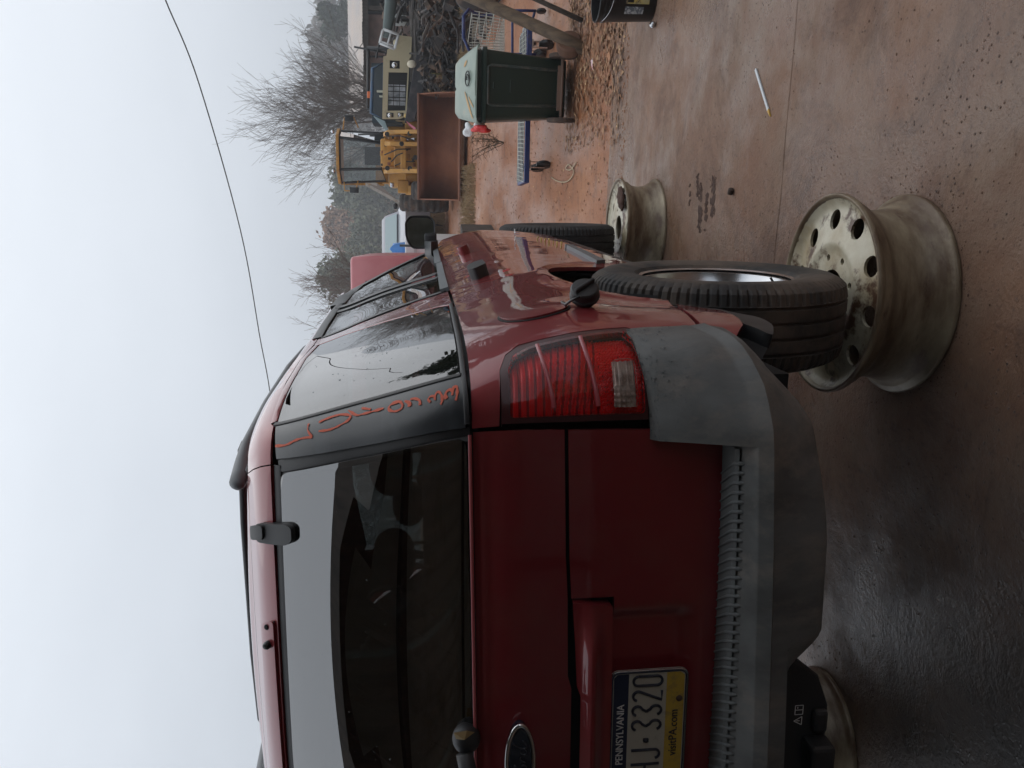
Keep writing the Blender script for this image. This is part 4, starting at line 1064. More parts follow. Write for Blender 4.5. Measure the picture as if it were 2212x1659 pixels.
mb = MB(); mb.tube([(-.155,-.235,.10),(-.165,-.275,.40),(-.175,-.335,.80),(-.16,-.345,.835),(.16,-.345,.835),(.175,-.335,.80),(.165,-.275,.40),(.155,-.235,.10)],.013,8); mb.build('lift_frame', mat('bin_rib',(.03,.045,.04),rough=.5,dirt=(.12,.10,.08),dscale=8), B, smooth=True)
mb = MB(); mb.box((0,-.30,.62),(.11,.02,.014)); mb.box((0,-.328,.78),(.06,.02,.014)); mb.build('handle_slot', bin_g, B, bevel=.004)
mb = MB()
lidp = [[(-.335,-.40,.90),(.335,-.40,.90),(.345,-.38,.93),(-.345,-.38,.93)]]
mb = MB(); n_=13
def lidz(u,v): return .958+.150*v**.8+.0-.012*abs(u)*(1-v)-(.035*max(0,abs(u)-.82)/.18)-.006*(abs(u-.3*(1-v))<.03)-.005*(abs(u+.35*(1-v))<.03)
for j in range(n_):
    v = j/(n_-1)
    for i in range(-12,13):
        u=i/12; hw=.345-.07*v; mb.v.append((hw*u,-.39+.70*v,lidz(u,v)))
for j in range(n_-1):
    for i in range(24): a=j*25+i; mb.f.append((a,a+1,a+26,a+25))
b=len(mb.v)
for i in range(-12,13): u=i/12; mb.v.append((.345*u,-.392,.938))
for i in range(24): mb.f.append((b+i,b+i+1,i+1,i))
for s_,c0 in ((-1,0),(1,24)):
    b=len(mb.v)
    for j in range(n_): v=j/(n_-1); mb.v.append((s_*(.345-.04*v),-.39+.70*v,.905+.03*(1-v)))
    for j in range(n_-1): mb.f.append((c0+j*25,c0+(j+1)*25,b+j+1,b+j))
lid = mb.build('bin_lid', lid_g, B, smooth=True, angle=30)
mb = MB(); c_=Vector((.06,-.22,1.018)); rt=rotm(14,0,0)
mb.tube([c_+rt@Vector((.065*math.cos(a),.065*math.sin(a),0)) for a in [2*math.pi*k/24 for k in range(24)]],.006,6,closed=True)
mb.tube([c_+rt@Vector(p) for p in ((-.03,-.06,0),(.035,-.01,0),(.03,.045,0),(-.01,.02,0))],.007,6); mb.build('embossed_ring', mat('lid_mark',(.03,.035,.03),rough=.6), lid)
scuff_m=mat('scuff_tan',(.42,.27,.13),rough=.8)
for (a,b,w_) in (((-.30,-.34),(-.05,-.10),.02),((-.20,-.36),(-.10,-.22),.012),((.18,-.05),(.22,-.15),.02)):
    mb=MB(); n0=8; A_=Vector((*a,0)); B2=Vector((*b,0)); sd=(B2-A_).normalized().cross(Vector((0,0,1)))*w_
    for q in range(n0+1):
        p=A_.lerp(B2,q/n0)
        for s2 in (-1,1): pp_=p+sd*s2*(.4+.6*math.sin(math.pi*q/n0)); v_=(pp_[1]+.39)/.70; mb.v.append((pp_[0],pp_[1],.9625+.150*max(v_,0)**.8-.012*abs(pp_[0]/.33)*(1-v_)))
    bb=len(mb.v)-2*(n0+1)
    for q in range(n0): k2=bb+2*q; mb.f.append((k2,k2+1,k2+3,k2+2))
    mb.build('lid_scuff', scuff_m, lid, fix=False)
for s_ in (-1,1):
    w_ = empty('bin_wheel',(s_*.285,-.27,.135),(0,R(90),0)); w_.parent=B
    mb=MB(); mb.lathe([(.04,.018),(.11,.022),(.128,.016),(.133,0),(.128,-.016),(.11,-.022),(.04,-.018)],28); mb.lathe([(0,.026),(.03,.026),(.035,.0),(.03,-.026),(0,-.026)],16)
    o=mb.build('bin_wheel_tyre', mat('dusty_wheel',(.06,.04,.03),rough=.85,dirt=(.15,.09,.06),dscale=8) if s_<0 else bpy.data.materials['dusty_wheel'], w_, smooth=True, angle=40)
mb=MB(); mb.tube([(-.30,-.27,.135),(.30,-.27,.135)],.014,8); mb.box((0,-.25,.16),(.40,.06,.03)); mb.build('bin_axle', mat('rusty_axle',(.14,.085,.06),rough=.7), B)
def lump(name, loc, r_, m_, label, cat, seed=1, amp=.35, sc=(1,1,1), fr=14):
    mb=MB(); mb.ell((0,0,0),(r_*sc[0],r_*sc[1],r_*sc[2]),18,12)
    for i,v in enumerate(mb.v):
        q=Vector(v); mb.v[i]=tuple(q*(1+amp*noise.noise(q*fr+Vector((seed*7,seed,0)))))
    o=mb.build(name, m_, None, smooth=True); o.location=loc; tag(o,label,cat); return o
wbag=mat('white_plastic_bag',(.68,.70,.70),rough=.35,bump=.6,bscale=25,dist=.01); rbag=mat('red_plastic',(.60,.03,.03),rough=.35,bump=.6,bscale=25,dist=.01)
lump('plastic_bag',(1.70,6.92,z0+.985),.055,wbag,'crumpled white plastic bag poking out from under the bin lid','plastic bag',3,.7,(1,1,.9),22)
lump('plastic_bag',(1.735,6.84,z0+.90),.05,wbag,'small white plastic bag beside the red wrapper, hanging over the bin rim','plastic bag',5,.7,(.8,1,1.1),22)
lump('red_wrapper',(1.705,6.80,z0+.885),.06,rbag,'crumpled red plastic wrapper hanging out of the bin','wrapper',9,.8,(.55,1,1.5),20)
# --- flat platform trolley
blue = mat('blue_steel',(.015,.03,.12),rough=.45,dirt=(.12,.08,.06),dscale=12,dlo=.55,dhi=.8)
mesh_m = mat('zinc_mesh',(.50,.52,.47),rough=.45,metal=.3)
zc = spot(2,8)
T = empty('platform_trolley',(2.05,8.15,zc),(0,0,R(2)),'low blue platform trolley with a whitish wire mesh deck behind the rubbish bin','trolley')
mb=MB()
for y in (-.30,.30): mb.box((0,y,.275),(1.64,.045,.055))
for x in (-.80,.80): mb.box((x,0,.275),(.04,.60,.055))
mb.build('deck_frame', blue, T, bevel=.006)
mb=MB()
for k in range(36): x=-.78+1.56*k/35; mb.tube([(x-.03,-.28,.305),(x+.03,.28,.305)],.0045,5,cap=False)
for k in range(5): y=-.26+.52*k/4; mb.tube([(-.79,y,.311),(.79,y,.311)],.005,5,cap=False)
mb.build('wire_deck', mesh_m, T, smooth=True)
for x,y in ((-.62,-.22),(-.62,.24),(.62,-.22),(.62,.24)):
    c_=empty('castor',(x,y,0)); c_.parent=T
    mb=MB(); mb.lathe([(0,.022),(.06,.022),(.078,.018),(.082,0),(.078,-.018),(.06,-.022),(0,-.022)],24,c=(0,0,.083),rot=rotm(0,90,20)); mb.build('castor_tyre', M['black'], c_, smooth=True, angle=40)
    mb=MB(); mb.box((-.03,0,.15),(.006,.06,.16)); mb.box((.03,0,.15),(.006,.06,.16)); mb.box((0,0,.235),(.09,.09,.02)); mb.build('castor_fork', M['silver'], c_)
mb=MB(); mb.tube(smoothc([(1.30,7.73),(1.26,7.4),(1.24,7.05),(1.26,6.75),(1.33,6.55),(1.38,6.80),(1.37,6.98),(1.35,6.7),(1.40,6.5)],6) and [(p[0],p[1],spot(p[0],p[1])+.012) for p in smoothc([(1.30,7.73),(1.26,7.4),(1.24,7.05),(1.26,6.75),(1.33,6.58),(1.40,6.82),(1.37,6.98),(1.35,6.72),(1.41,6.5)],6)],.006,6)
tag(mb.build('rope', mat('pale_rope',(.42,.33,.22),rough=.9), None, smooth=True),'pale thin rope trailing on the clay from the trolley castor','rope')
# --- shopping trolley
Q = empty('shopping_trolley',(2.80,8.6,spot(2.8,8.6)),(0,0,R(12)),'wire shopping trolley with bent blue handle frame behind the bin','shopping trolley')
mb=MB()
for s_ in (-1,1): mb.tube([(s_*.24,-.30,.12),(s_*.24,-.28,.38),(s_*.24,-.10,.72),(s_*.22,-.30,.86),(s_*.12,-.36,.92)],.016,8)
mb.tube([(-.12,-.36,.92),(.12,-.36,.92)],.02,8); mb.tube([(-.24,-.28,.38),(.24,-.28,.38)],.014,8); mb.tube([(-.24,-.3,.13),(-.2,.5,.13)],.014,8); mb.tube([(.24,-.3,.13),(.2,.5,.13)],.014,8); mb.build('trolley_frame', blue, Q, smooth=True)
mb=MB()
for k in range(15): x=-.24+.48*k/14; mb.tube([(x,-.22,.82),(x*.9,-.18,.46),(x*.8,.50,.50),(x*.85,.56,.80)],.0035,5,cap=False)
for zz,f in ((.82,1.),(.74,.98),(.66,.96),(.58,.94),(.50,.9)): mb.tube([(-.24*f,-.22,zz),(.24*f,-.22,zz),(.21*f,.55,zz),(-.21*f,.55,zz)],.0045,5,closed=True)
for k in range(9): y=-.2+.7*k/8; mb.tube([(-.25,y,.82),(-.21,y,.46),(.21,y,.46),(.25,y,.82)],.0035,5,cap=False)
mb.build('wire_basket', mesh_m, Q, smooth=True)
mb=MB()
for k in range(10): x=-.2+.4*k/9; mb.tube([(x,-.28,.22),(x,.4,.20)],.004,5,cap=False)
for k in range(6): y=-.28+.68*k/5; mb.tube([(-.22,y,.215),(.22,y,.215)],.004,5,cap=False)
mb.build('lower_rack', mesh_m, Q, smooth=True)
for x,y in ((-.24,-.30),(.24,-.30),(-.2,.5),(.2,.5)):
    mb=MB(); mb.lathe([(0,.012),(.05,.014),(.058,0),(.05,-.014),(0,-.012)],16,c=(x,y,.06),rot=rotm(0,90,0)); mb.build('castor', M['black'], Q, smooth=True)
# --- leaning timbers
def timber(name, pts, r_, m_, label, n=9):
    mb=MB(); mb.tube(pts,r_,n)
    for i,v in enumerate(mb.v):
        q=Vector(v); mb.v[i]=tuple(q+Vector((noise.noise(q*5),noise.noise(q*5+Vector((9,0,0))),0))*.012)
    return tag(mb.build(name,m_,None,smooth=True),label,'timber')
zp = spot(2.45,6.55)
timber('leaning_pole',[(2.40,6.50,zp-.02),(2.52,6.55,zp+.25),(2.70,6.7,zp+.62),(2.90,6.85,zp+1.08),(3.35,7.2,zp+2.0),(3.7,7.5,zp+2.7)],[.058,.057,.055,.053,.05,.045],wood,'thick weathered wooden pole leaning to the right beside the bin')
timber('leaning_beam',[(2.62,6.42,zp+.02),(2.86,6.55,zp+.55),(3.2,6.8,zp+1.3)],.028,dwood,'thin dark wooden beam lying behind the leaning pole',4)
mb=MB(); mb.lathe([(0,0),(.11,0),(.115,.02),(.115,.10),(.10,.115),(.05,.115),(.045,.15),(0,.15)],24,c=(0,0,0),rot=rotm(80,0,30)); o=mb.build('rusty_drum', mat('rusty_iron',(.11,.055,.035),rough=.85,bump=.5,bscale=40,col2=(.17,.09,.055),nscale=6), None, smooth=True, angle=40); o.location=(2.42,6.62,zp+.10); tag(o,'rusty brown iron drum lying at the foot of the leaning pole','drum')
# --- black five gallon bucket
U = empty('plastic_bucket',(2.33,4.25,.001),(0,0,0),'black plastic bucket with yellow and white labels at the picture edge','bucket')
mb=MB(); mb.lathe([(0,.004),(.122,.004),(.128,0),(.132,.006),(.147,.300),(.152,.302),(.153,.325),(.149,.327),(.150,.345),(.153,.347),(.154,.362),(.149,.368),(.146,.366),(.143,.30),(.128,.015),(0,.012)],48); mb.build('bucket_shell', M['black'], U, smooth=True, angle=40)
def wraplabel(name, a0,a1,z0_,z1_,m_,off=.0012):
    mb=MB(); n_=10
    for i in range(n_+1):
        a=R(a0+(a1-a0)*i/n_)
        for z in (z0_,z1_): r_=.132+.015*z/.3+off; mb.v.append((r_*math.cos(a),r_*math.sin(a),z))
    for i in range(n_): q=2*i; mb.f.append((q,q+2,q+3,q+1))
    return mb.build(name,m_,U,smooth=True,fix=False)
lab_y=mat('label_yellow',(.50,.40,.10),rough=.6,col2=(.35,.36,.30),nscale=18,dirt=(.12,.09,.06),dscale=25,dlo=.5,dhi=.62); lab_w=mat('label_white',(.42,.44,.45),rough=.6,col2=(.12,.14,.16),nscale=30,nlo=.48,nhi=.55)
wraplabel('yellow_label',-115,-82,.05,.20,lab_y); wraplabel('white_label',-142,-122,.08,.20,lab_w); wraplabel('print_block',-112,-100,.15,.19,M['black'],.0018)
mb=MB(); mb.tube([(.155*math.cos(R(a)),.155*math.sin(R(a)),.335-.10*math.sin(R(a-180)*1.0) if False else .333-.055*math.sin(R((a-190)/160*180))) for a in range(190,351,10)],.003,6); mb.build('bail_handle', M['silver'], U, smooth=True)
# --- small litter
o=MB().box((0,0,0),(.012,.26,.006)).build('paint_stir_stick', mat('stick_white',(.55,.58,.60),rough=.5), None); o.location=(1.535,2.325,.004); o.rotation_euler=(0,R(4),R(-47)); o.location=(1.545,2.31,.005)
tag(o,'narrow white strip with a yellow end lying on the concrete','strip')
mb=MB(); mb.prism([(-.0065,-.13),(.0065,-.13),(.001,-.172)],'z',-.0032,.0032); t_=mb.build('yellow_tip', mat('tip_yellow',(.55,.33,.06),rough=.6), o)
mb=MB(); mb.lathe([(0,0),(.012,0),(.014,.004),(.014,.026),(.009,.03),(0,.03)],12,rot=rotm(90,0,60)); o=mb.build('bolt', mat('rusty_bolt',(.05,.032,.024),rough=.8), None, smooth=True, angle=40); o.location=(1.10,2.575,.013); tag(o,'short rusty bolt lying on the concrete between the two right wheels','bolt')
mb=MB(); mb.ell((0,0,0),(.022,.022,.02),16,10); o=mb.build('lug_cap', M['silver'], None, smooth=True); o.location=(2.155,4.13,.02); tag(o,'small round metal cap on the concrete beside the black bucket','cap')
mb=MB(); mb.add([(-.05,-.02,.0),(.0,-.04,.012),(.06,-.01,.003),(.04,.03,.015),(-.02,.03,.004)],[(0,1,4),(1,3,4),(1,2,3)]); o=mb.build('sweet_wrapper', mat('pink_paper',(.55,.22,.26),rough=.6,col2=(.7,.65,.62),nscale=30), None, fix=False); o.location=(2.19,6.0,.02); tag(o,'crumpled pink and white wrapper among the dry leaves','wrapper')
mb=MB(); mb.add([(-.04,-.03,.0),(.02,-.035,.02),(.05,.0,.006),(.0,.035,.022),(-.035,.02,.01)],[(0,1,3),(0,3,4),(1,2,3)]); o=mb.build('brown_leaf', mat('leaf_single',(.36,.17,.085),rough=.8), None, fix=False); o.location=(2.17,5.36,.012); tag(o,'large curled orange-brown dry leaf on the clay near the bucket','leaf')
# mud tracks on the slab by the front wheel
trk=mat('tracked_mud',(.07,.038,.028),rough=.9,bump=.8,bscale=80)
mb=MB()
for (cx_,cy_,an,L_,w_) in ((1.08,2.84,4,.22,.030),(1.10,2.93,-6,.16,.018),(1.03,3.03,6,.26,.026),(1.15,3.10,10,.12,.016),(.98,2.93,-3,.14,.020),(1.10,3.22,4,.12,.012)):
    for q in range(300):
        s_=rng.uniform(-.5,.5)
        if noise.noise(Vector((s_*5,cx_*13,cy_*7)))<-.08: continue
        wv=noise.noise(Vector((s_*6,cx_*9,0)))*.03; r_=rng.uniform(.08,.5)*w_*(1.2-1.6*abs(s_))
        x_=cx_+s_*L_; y_=cy_+s_*L_*math.tan(R(an))+wv+rng.gauss(0,.55)*w_
        mb.ell((x_,y_,.0003),(r_*rng.uniform(.8,2.0),r_*rng.uniform(.4,.8),.0016),7,4)
tag(mb.build('tracked_mud', trk, None, smooth=True, kind='stuff'),'dark dried mud marks smeared on the concrete near the front wheel')
# scattered crumbs and gravel
def scatter(name, n, place, size, m_, label, flat=.6, seed=3):
    rg=random.Random(seed); V=[];F_=[]
    ico=[(0,0,1),(.9,0,.3),(.28,.85,.3),(-.72,.53,.3),(-.72,-.53,.3),(.28,-.85,.3),(0,0,-.3)]
    fc=[(0,1,2),(0,2,3),(0,3,4),(0,4,5),(0,5,1),(1,6,2),(2,6,3),(3,6,4),(4,6,5),(5,6,1)]
    for _ in range(n):
        x,y=place(rg); s_=size(rg); a=rg.uniform(0,6.28); sx_,sy_=rg.uniform(.6,1.3),rg.uniform(.6,1.3); z=max(gh(x,y),0) if y<5.5 else gh(x,y)
        b=len(V)
        for p in ico:
            px,py=p[0]*sx_*s_,p[1]*sy_*s_; V.append((x+px*math.cos(a)-py*math.sin(a),y+px*math.sin(a)+py*math.cos(a),z+p[2]*s_*flat*rg.uniform(.7,1.2)))
        F_+= [tuple(b+i for i in f) for f in fc]
    mb=MB(); mb.v=V; mb.f=F_; return tag(mb.build(name,m_,None,kind='stuff',fix=False),label)
crumb=mat('mud_crumbs',(.085,.045,.032),rough=.95,col2=(.15,.085,.055),nscale=3)
def pl1(rg):
    while True:
        x,y=rg.uniform(-.6,3.2),rg.uniform(.6,5.2)
        if noise.noise(Vector((x*1.6,y*1.6,2)))+.25*rg.random() > -.02: return x,y
scatter('mud_crumbs',2600,pl1,lambda r_: .0014+.0042*r_.random()**4,crumb,'small dark crumbs of dried mud on the concrete')
scatter('wheel_grit',900,lambda r_: (lambda a,rr,c: (c[0]+rr*math.cos(a),c[1]+rr*math.sin(a)))(r_.uniform(0,6.283),.312+.07*r_.random()**2.5,((.785,1.085),(.895,3.92),(-.86,1.22))[r_.randrange(3)]),lambda r_: .0015+.0035*r_.random()**3,crumb,'dark grit gathered round the steel wheels',seed=15)
gravel_m=mat('clay_gravel',(.27,.135,.075),rough=.95,col2=(.19,.09,.05),nscale=2,dirt=(.42,.28,.19),dscale=5,dlo=.52,dhi=.6)
def pl2(rg):
    y=4.8+9*rg.random()**1.8; return rg.uniform(-.5,4.5)+.1*(y-5),y
scatter('clay_pebbles',12000,pl2,lambda r_: .003+.015*r_.random()**6,gravel_m,'pebbles and crumbs of red clay strewn on the yard',seed=5)
def pl3(rg): y=13+9*rg.random(); return rg.uniform(-2,6),y
scatter('far_pebbles',2500,pl3,lambda r_: .006+.025*r_.random()**6,gravel_m,'clods and pebbles on the clay further off',seed=8)
# leaf litter
def leaves(name, n, place, m_, label, s0=.03, s1=.07, seed=4):
    rg=random.Random(seed); mb=MB()
    for _ in range(n):
        x,y=place(rg); s_=rg.uniform(s0,s1); a=rg.uniform(0,6.28); z=max(gh(x,y),0)+rg.uniform(.002,.02); c_=rg.uniform(-.5,.5); t_=rg.uniform(-.4,.4)
        P=[(-.5,0,0),(-.1,.26,c_*.3),(.5,.04,0+t_*.4),(-.05,-.25,c_*.3)]
        mb.add([(x+s_*(p[0]*math.cos(a)-p[1]*math.sin(a)),y+s_*(p[0]*math.sin(a)+p[1]*math.cos(a)),z+abs(s_*p[2])) for p in P],[(0,1,2),(0,2,3)])
    return tag(mb.build(name,m_,None,kind='stuff',fix=False),label)
lf=mat('dry_leaves',(.30,.16,.085),rough=.85,col2=(.12,.06,.035),nscale=6,dirt=(.50,.34,.18),dscale=11,dlo=.55,dhi=.65)
lf2=mat('pale_leaves',(.48,.31,.15),rough=.85,col2=(.30,.17,.09),nscale=7)
def pll(rg):
    while True:
        x,y=rg.uniform(1.5,3.6),rg.uniform(4.95,7.1)
        if rg.random() < (x-1.3)/1.6*.9 : return x,y
leaves('leaf_litter',4200,pll,lf,'dry brown leaf litter gathered between bucket and bin',.025,.085)
leaves('loose_leaves',330,lambda r_:(r_.uniform(-.2,4.2),4.9+9*r_.random()**1.5),lf2,'scattered pale fallen leaves on the clay',.02,.06,seed=9)

# ================================================================ WHEEL LOADER
yel=mat('loader_yellow',(.50,.25,.045),rough=.55,col2=(.30,.15,.035),nscale=2.2,nlo=.45,nhi=.75,dirt=(.15,.08,.05),dscale=2.5,dlo=.56,dhi=.72)
rust=mat('rusty_bucket',(.29,.115,.06),rough=.75,col2=(.17,.07,.045),nscale=1.3,nlo=.4,nhi=.68,dirt=(.30,.15,.09),dscale=3,dlo=.6,dhi=.75,bump=.4,bscale=20,dist=.01)
dkm=mat('greasy_black',(.02,.018,.017),rough=.7)
cabglass=glassmat('cab_glass',(.55,.60,.58),1.7)
tyre_far=mat('clay_dusted_tyre',(.035,.03,.028),rough=.85,dirt=(.16,.10,.07),dscale=2.5,dlo=.45,dhi=.65)
g0=.40
LD=empty('wheel_loader',(2.25,21.0,g0),(0,0,0),'yellow wheel loader with a broad rusty bucket lowered in front','wheel loader')
LX=lambda x,y,z:(x-2.25,y-21.0,z-g0)
def seg(name,m_,pts,r_,p=LD,n=6): mb=MB(); mb.tube([LX(*q) for q in pts],r_,n); return mb.build(name,m_,p,smooth=True)
# bucket: curved shell open to the front
mb=MB(); prof=[(18.85,.50),(19.2,.49),(19.7,.50),(20.0,.62),(20.15,.85),(20.12,1.10),(19.95,1.35),(19.7,1.50)]
prof=[(18.70,.55),(19.1,.53),(19.5,.55),(19.75,.68),(19.85,.90),(19.8,1.15),(19.62,1.38),(19.38,1.50)]
xa,xb=1.04,3.47
for x in (xa,xb):
    for (y,z) in prof: mb.v.append(LX(x,y,z))
for i in range(7): mb.f.append((i,i+1,9+i,8+i))
bk=mb.build('bucket_shell',rust,LD,smooth=True); sd_=bk.modifiers.new('thickness','SOLIDIFY'); sd_.thickness=.03
for x in (xa,xb):
    mb=MB(); mb.prism([(y-21.0,z-g0) for y,z in prof+[(19.0,1.1)]],'x',x-2.25-.015,x-2.25+.015); mb.build('bucket_side',rust,LD,bevel=.008)
mb=MB(); mb.box(LX((xa+xb)/2,18.68,.55),(xb-xa+.05,.16,.035)); mb.box(LX((xa+xb)/2,19.36,1.51),(xb-xa+.03,.10,.05)); mb.build('cutting_edge',mat('edge_rust',(.20,.09,.055),rough=.6),LD,bevel=.008)
# lift arms, linkage and nose frame
for x in (1.72,2.66):
    mb=MB(); mb.prism([(19.93-21,1.05-g0),(19.93-21,1.55-g0),(20.5-21,2.30-g0),(21.4-21,2.42-g0),(21.4-21,2.18-g0),(20.7-21,2.05-g0),(20.15-21,1.35-g0),(20.0-21,.95-g0)],'x',x-2.25-.05,x-2.25+.05); mb.build('lift_arm',yel,LD,bevel=.012)
mb=MB(); mb.box(LX(2.2,20.35,1.88),(.9,.14,.14)); mb.build('arm_cross_tube',yel,LD,bevel=.02)
mb=MB(); mb.prism([(20.0-21,1.15-g0),(20.15-21,1.2-g0),(20.5-21,2.1-g0),(20.35-21,2.35-g0),(20.2-21,2.2-g0)],'x',.07,.17); mb.tube([LX(2.37,20.3,2.2),LX(2.37,21.2,2.0)],.06,8); mb.build('tilt_lever',yel,LD,bevel=.012)
mb=MB(); mb.rbox(LX(2.2,21.2,1.55),(.80,1.0,1.15),.08); mb.rbox(LX(2.2,21.6,2.28),(.72,.6,.42),.08); mb.build('nose_frame',yel,LD,smooth=True,angle=40)
seg('hydraulic_cylinder',M['silver'],[(2.05,20.2,1.5),(2.05,21.0,1.75)],.035); seg('hydraulic_cylinder',M['silver'],[(2.50,20.1,1.6),(2.5,21.0,2.0)],.03)
for k,(a,b) in enumerate((((1.85,20.5,2.1),(1.95,20.2,1.6)),((2.1,20.3,2.35),(2.25,20.1,1.7)),((2.55,20.3,2.3),(2.45,20.0,1.6)),((1.95,20.7,2.2),(2.15,20.2,1.9)))):
    seg('hose',dkm,[a,((a[0]+b[0])/2+.06,a[1]-.15,(a[2]+b[2])/2),b],.016)
for (x,z) in ((1.78,1.72),(2.62,1.72),(2.6,2.28),(1.78,2.28),(2.37,1.92),(2.05,1.58)):
    mb=MB(); mb.lathe([(0,-.02),(.055,-.02),(.06,0),(.055,.05),(0,.05)],14,c=LX(x,20.05+.3*(z-1.5),z),rot=rotm(90,0,0)); mb.build('pivot_pin',dkm,LD,smooth=True,angle=40)
mb=MB(); mb.box(LX(2.28,20.62,1.85),(.10,.01,.06)); mb.build('white_decal',M['white'],LD)
for k in range(26):
    x=rng.uniform(1.8,2.6); z=rng.uniform(1.55,2.45)
    mb=MB(); d_=rng.uniform(.03,.09); mb.rbox(LX(x,20.62-rng.random()*.06,z),(d_*rng.uniform(.8,2.2),.08,d_),.01); mb.build('fitting',(dkm,yel,rust)[k%3],LD,smooth=True,angle=40)
# side engine boxes and fenders
mb=MB(); mb.rbox(LX(1.42,21.9,1.60),(.55,1.5,.5),.06); mb.rbox(LX(3.05,21.9,1.60),(.45,1.5,.5),.06); mb.rbox(LX(2.2,24.2,1.7),(1.7,2.6,1.3),.15); mb.build('rear_body',yel,LD,smooth=True,angle=40)
mb=MB(); mb.rbox(LX(1.35,21.1,1.90),(.34,.5,.28),.05); mb.rbox(LX(1.28,21.0,1.62),(.22,.34,.30),.04); mb.build('brake_box',yel,LD,smooth=True,angle=40)
mb=MB(); mb.rbox(LX(1.38,20.8,2.18),(.12,.30,.10),.03); mb.build('work_lamp',M['silver'],LD,smooth=True)
# cab
cy0=22.45
C4=[(1.82,2.50),(2.52,2.50),(2.62,3.66),(1.80,3.66)]
def frame(name,pts,r_): mb=MB(); mb.tube([LX(*p) for p in pts],r_,8,closed=True); return mb.build(name,yel if 'roof' in name else M['black'],LD,smooth=True)
frame('screen_frame',[(1.84,cy0,2.52),(2.50,cy0,2.52),(2.62,cy0+.05,3.64),(1.80,cy0+.05,3.64)],.035)
mb=MB(); mb.add([LX(1.84,cy0,2.52),LX(2.50,cy0,2.52),LX(2.62,cy0+.05,3.64),LX(1.80,cy0+.05,3.64)],[(0,1,2,3)]); mb.build('cab_windscreen',cabglass,LD,fix=False)
frame('side_frame',[(1.82,cy0,2.52),(1.78,cy0+.05,3.64),(1.44,cy0+.5,3.64),(1.52,cy0+.45,2.42)],.032)
mb=MB(); mb.add([LX(1.82,cy0,2.52),LX(1.78,cy0+.05,3.64),LX(1.44,cy0+.5,3.64),LX(1.52,cy0+.45,2.42)],[(0,1,2,3)]); mb.build('cab_side_glass',cabglass,LD,fix=False)
frame('side_frame',[(2.54,cy0,2.52),(2.64,cy0+.05,3.64),(2.84,cy0+.5,3.64),(2.80,cy0+.45,2.42)],.032)
mb=MB(); mb.add([LX(2.54,cy0,2.52),LX(2.64,cy0+.05,3.64),LX(2.84,cy0+.5,3.64),LX(2.80,cy0+.45,2.42)],[(0,1,2,3)]); mb.build('cab_side_glass',glassmat('brown_glass',(.16,.13,.11),1.6),LD,fix=False)
mb=MB(); loft(mb,[[LX(x,y,z) for x,y in ((1.74,cy0-.05),(2.70,cy0-.05),(2.90,cy0+.5),(2.90,cy0+1.4),(1.40,cy0+1.4),(1.40,cy0+.5))] for z in (3.66,3.69,3.74)]); mb.build('cab_roof',yel,LD,bevel=.01)
mb=MB(); mb.box(LX(2.15,cy0+1.4,2.5),(1.4,.05,.5)); mb.box(LX(1.47,cy0+.95,2.35),(.05,.9,.35)); mb.box(LX(2.83,cy0+.95,2.35),(.05,.9,.35)); 
for x in (1.43,2.86): mb.box(LX(x,cy0+1.35,3.1),(.07,.07,1.2))
mb.build('cab_body',yel,LD,bevel=.01)
mb=MB(); mb.rbox(LX(2.2,cy0+.75,2.72),(.5,.12,.6),.05); mb.rbox(LX(2.2,cy0+.5,2.45),(.5,.5,.14),.05); mb.tube([LX(2.2+.16*math.cos(a),cy0+.25,2.80+.15*math.sin(a)) for a in [2*math.pi*k/14 for k in range(14)]],.015,6,closed=True); mb.tube([LX(2.2,cy0+.25,2.8),LX(2.2,cy0+.1,2.45)],.025,6); mb.build('driver_seat',dkm,LD,smooth=True,angle=40)
for (x,s_) in ((1.74,-1),(2.77,1)):
    mb=MB(); mb.rbox(LX(x,cy0-.12,3.81),(.12,.09,.10),.025); o=mb.build('roof_lamp',M['black'],LD,smooth=True,angle=40)
    mb=MB(); mb.lathe([(0,.004),(.04,.002),(.045,-.004)],14,c=LX(x,cy0-.17,3.81),rot=rotm(90,0,0)); mb.build('lamp_glass',M['chrome'],o,smooth=True)
for pts,mc in (([(2.84,cy0,3.54),(3.14,cy0-.1,3.49),(3.16,cy0-.1,3.24),(2.90,cy0,3.13)],(3.13,3.37)),([(1.44,cy0,3.54),(1.22,cy0-.1,3.52),(1.22,cy0-.1,3.22),(1.50,cy0,3.16)],(1.24,3.26))):
    seg('mirror_stalk',yel,pts,.018)
    mb=MB(); mb.rbox(LX(mc[0],cy0-.12,mc[1]),(.15,.05,.24),.02); mb.build('cab_mirror',M['black'],LD,smooth=True,angle=40)
mb=MB(); mb.prism([(1.44-2.25,2.93-g0),(1.36-2.25,2.93-g0),(.90-2.25,2.04-g0),(.98-2.25,2.02-g0)],'y',.95,1.05); mb.prism([(1.36-2.25,2.62-g0),(1.44-2.25,2.62-g0),(1.44-2.25,2.93-g0)],'y',.95,1.05)
mb.build('engine_side_panel',mat('pale_panel',(.42,.41,.38),rough=.6,dirt=(.2,.15,.1),dscale=4),LD)
mb=MB(); mb.add([LX(1.39,21.96,2.86),LX(1.42,21.96,2.60),LX(1.02,21.96,2.10),LX(.97,21.96,2.10)],[(0,1,2,3)]); mb.build('door_pane',mat('hazy_pane',(.25,.22,.20),rough=.4),LD,fix=False)
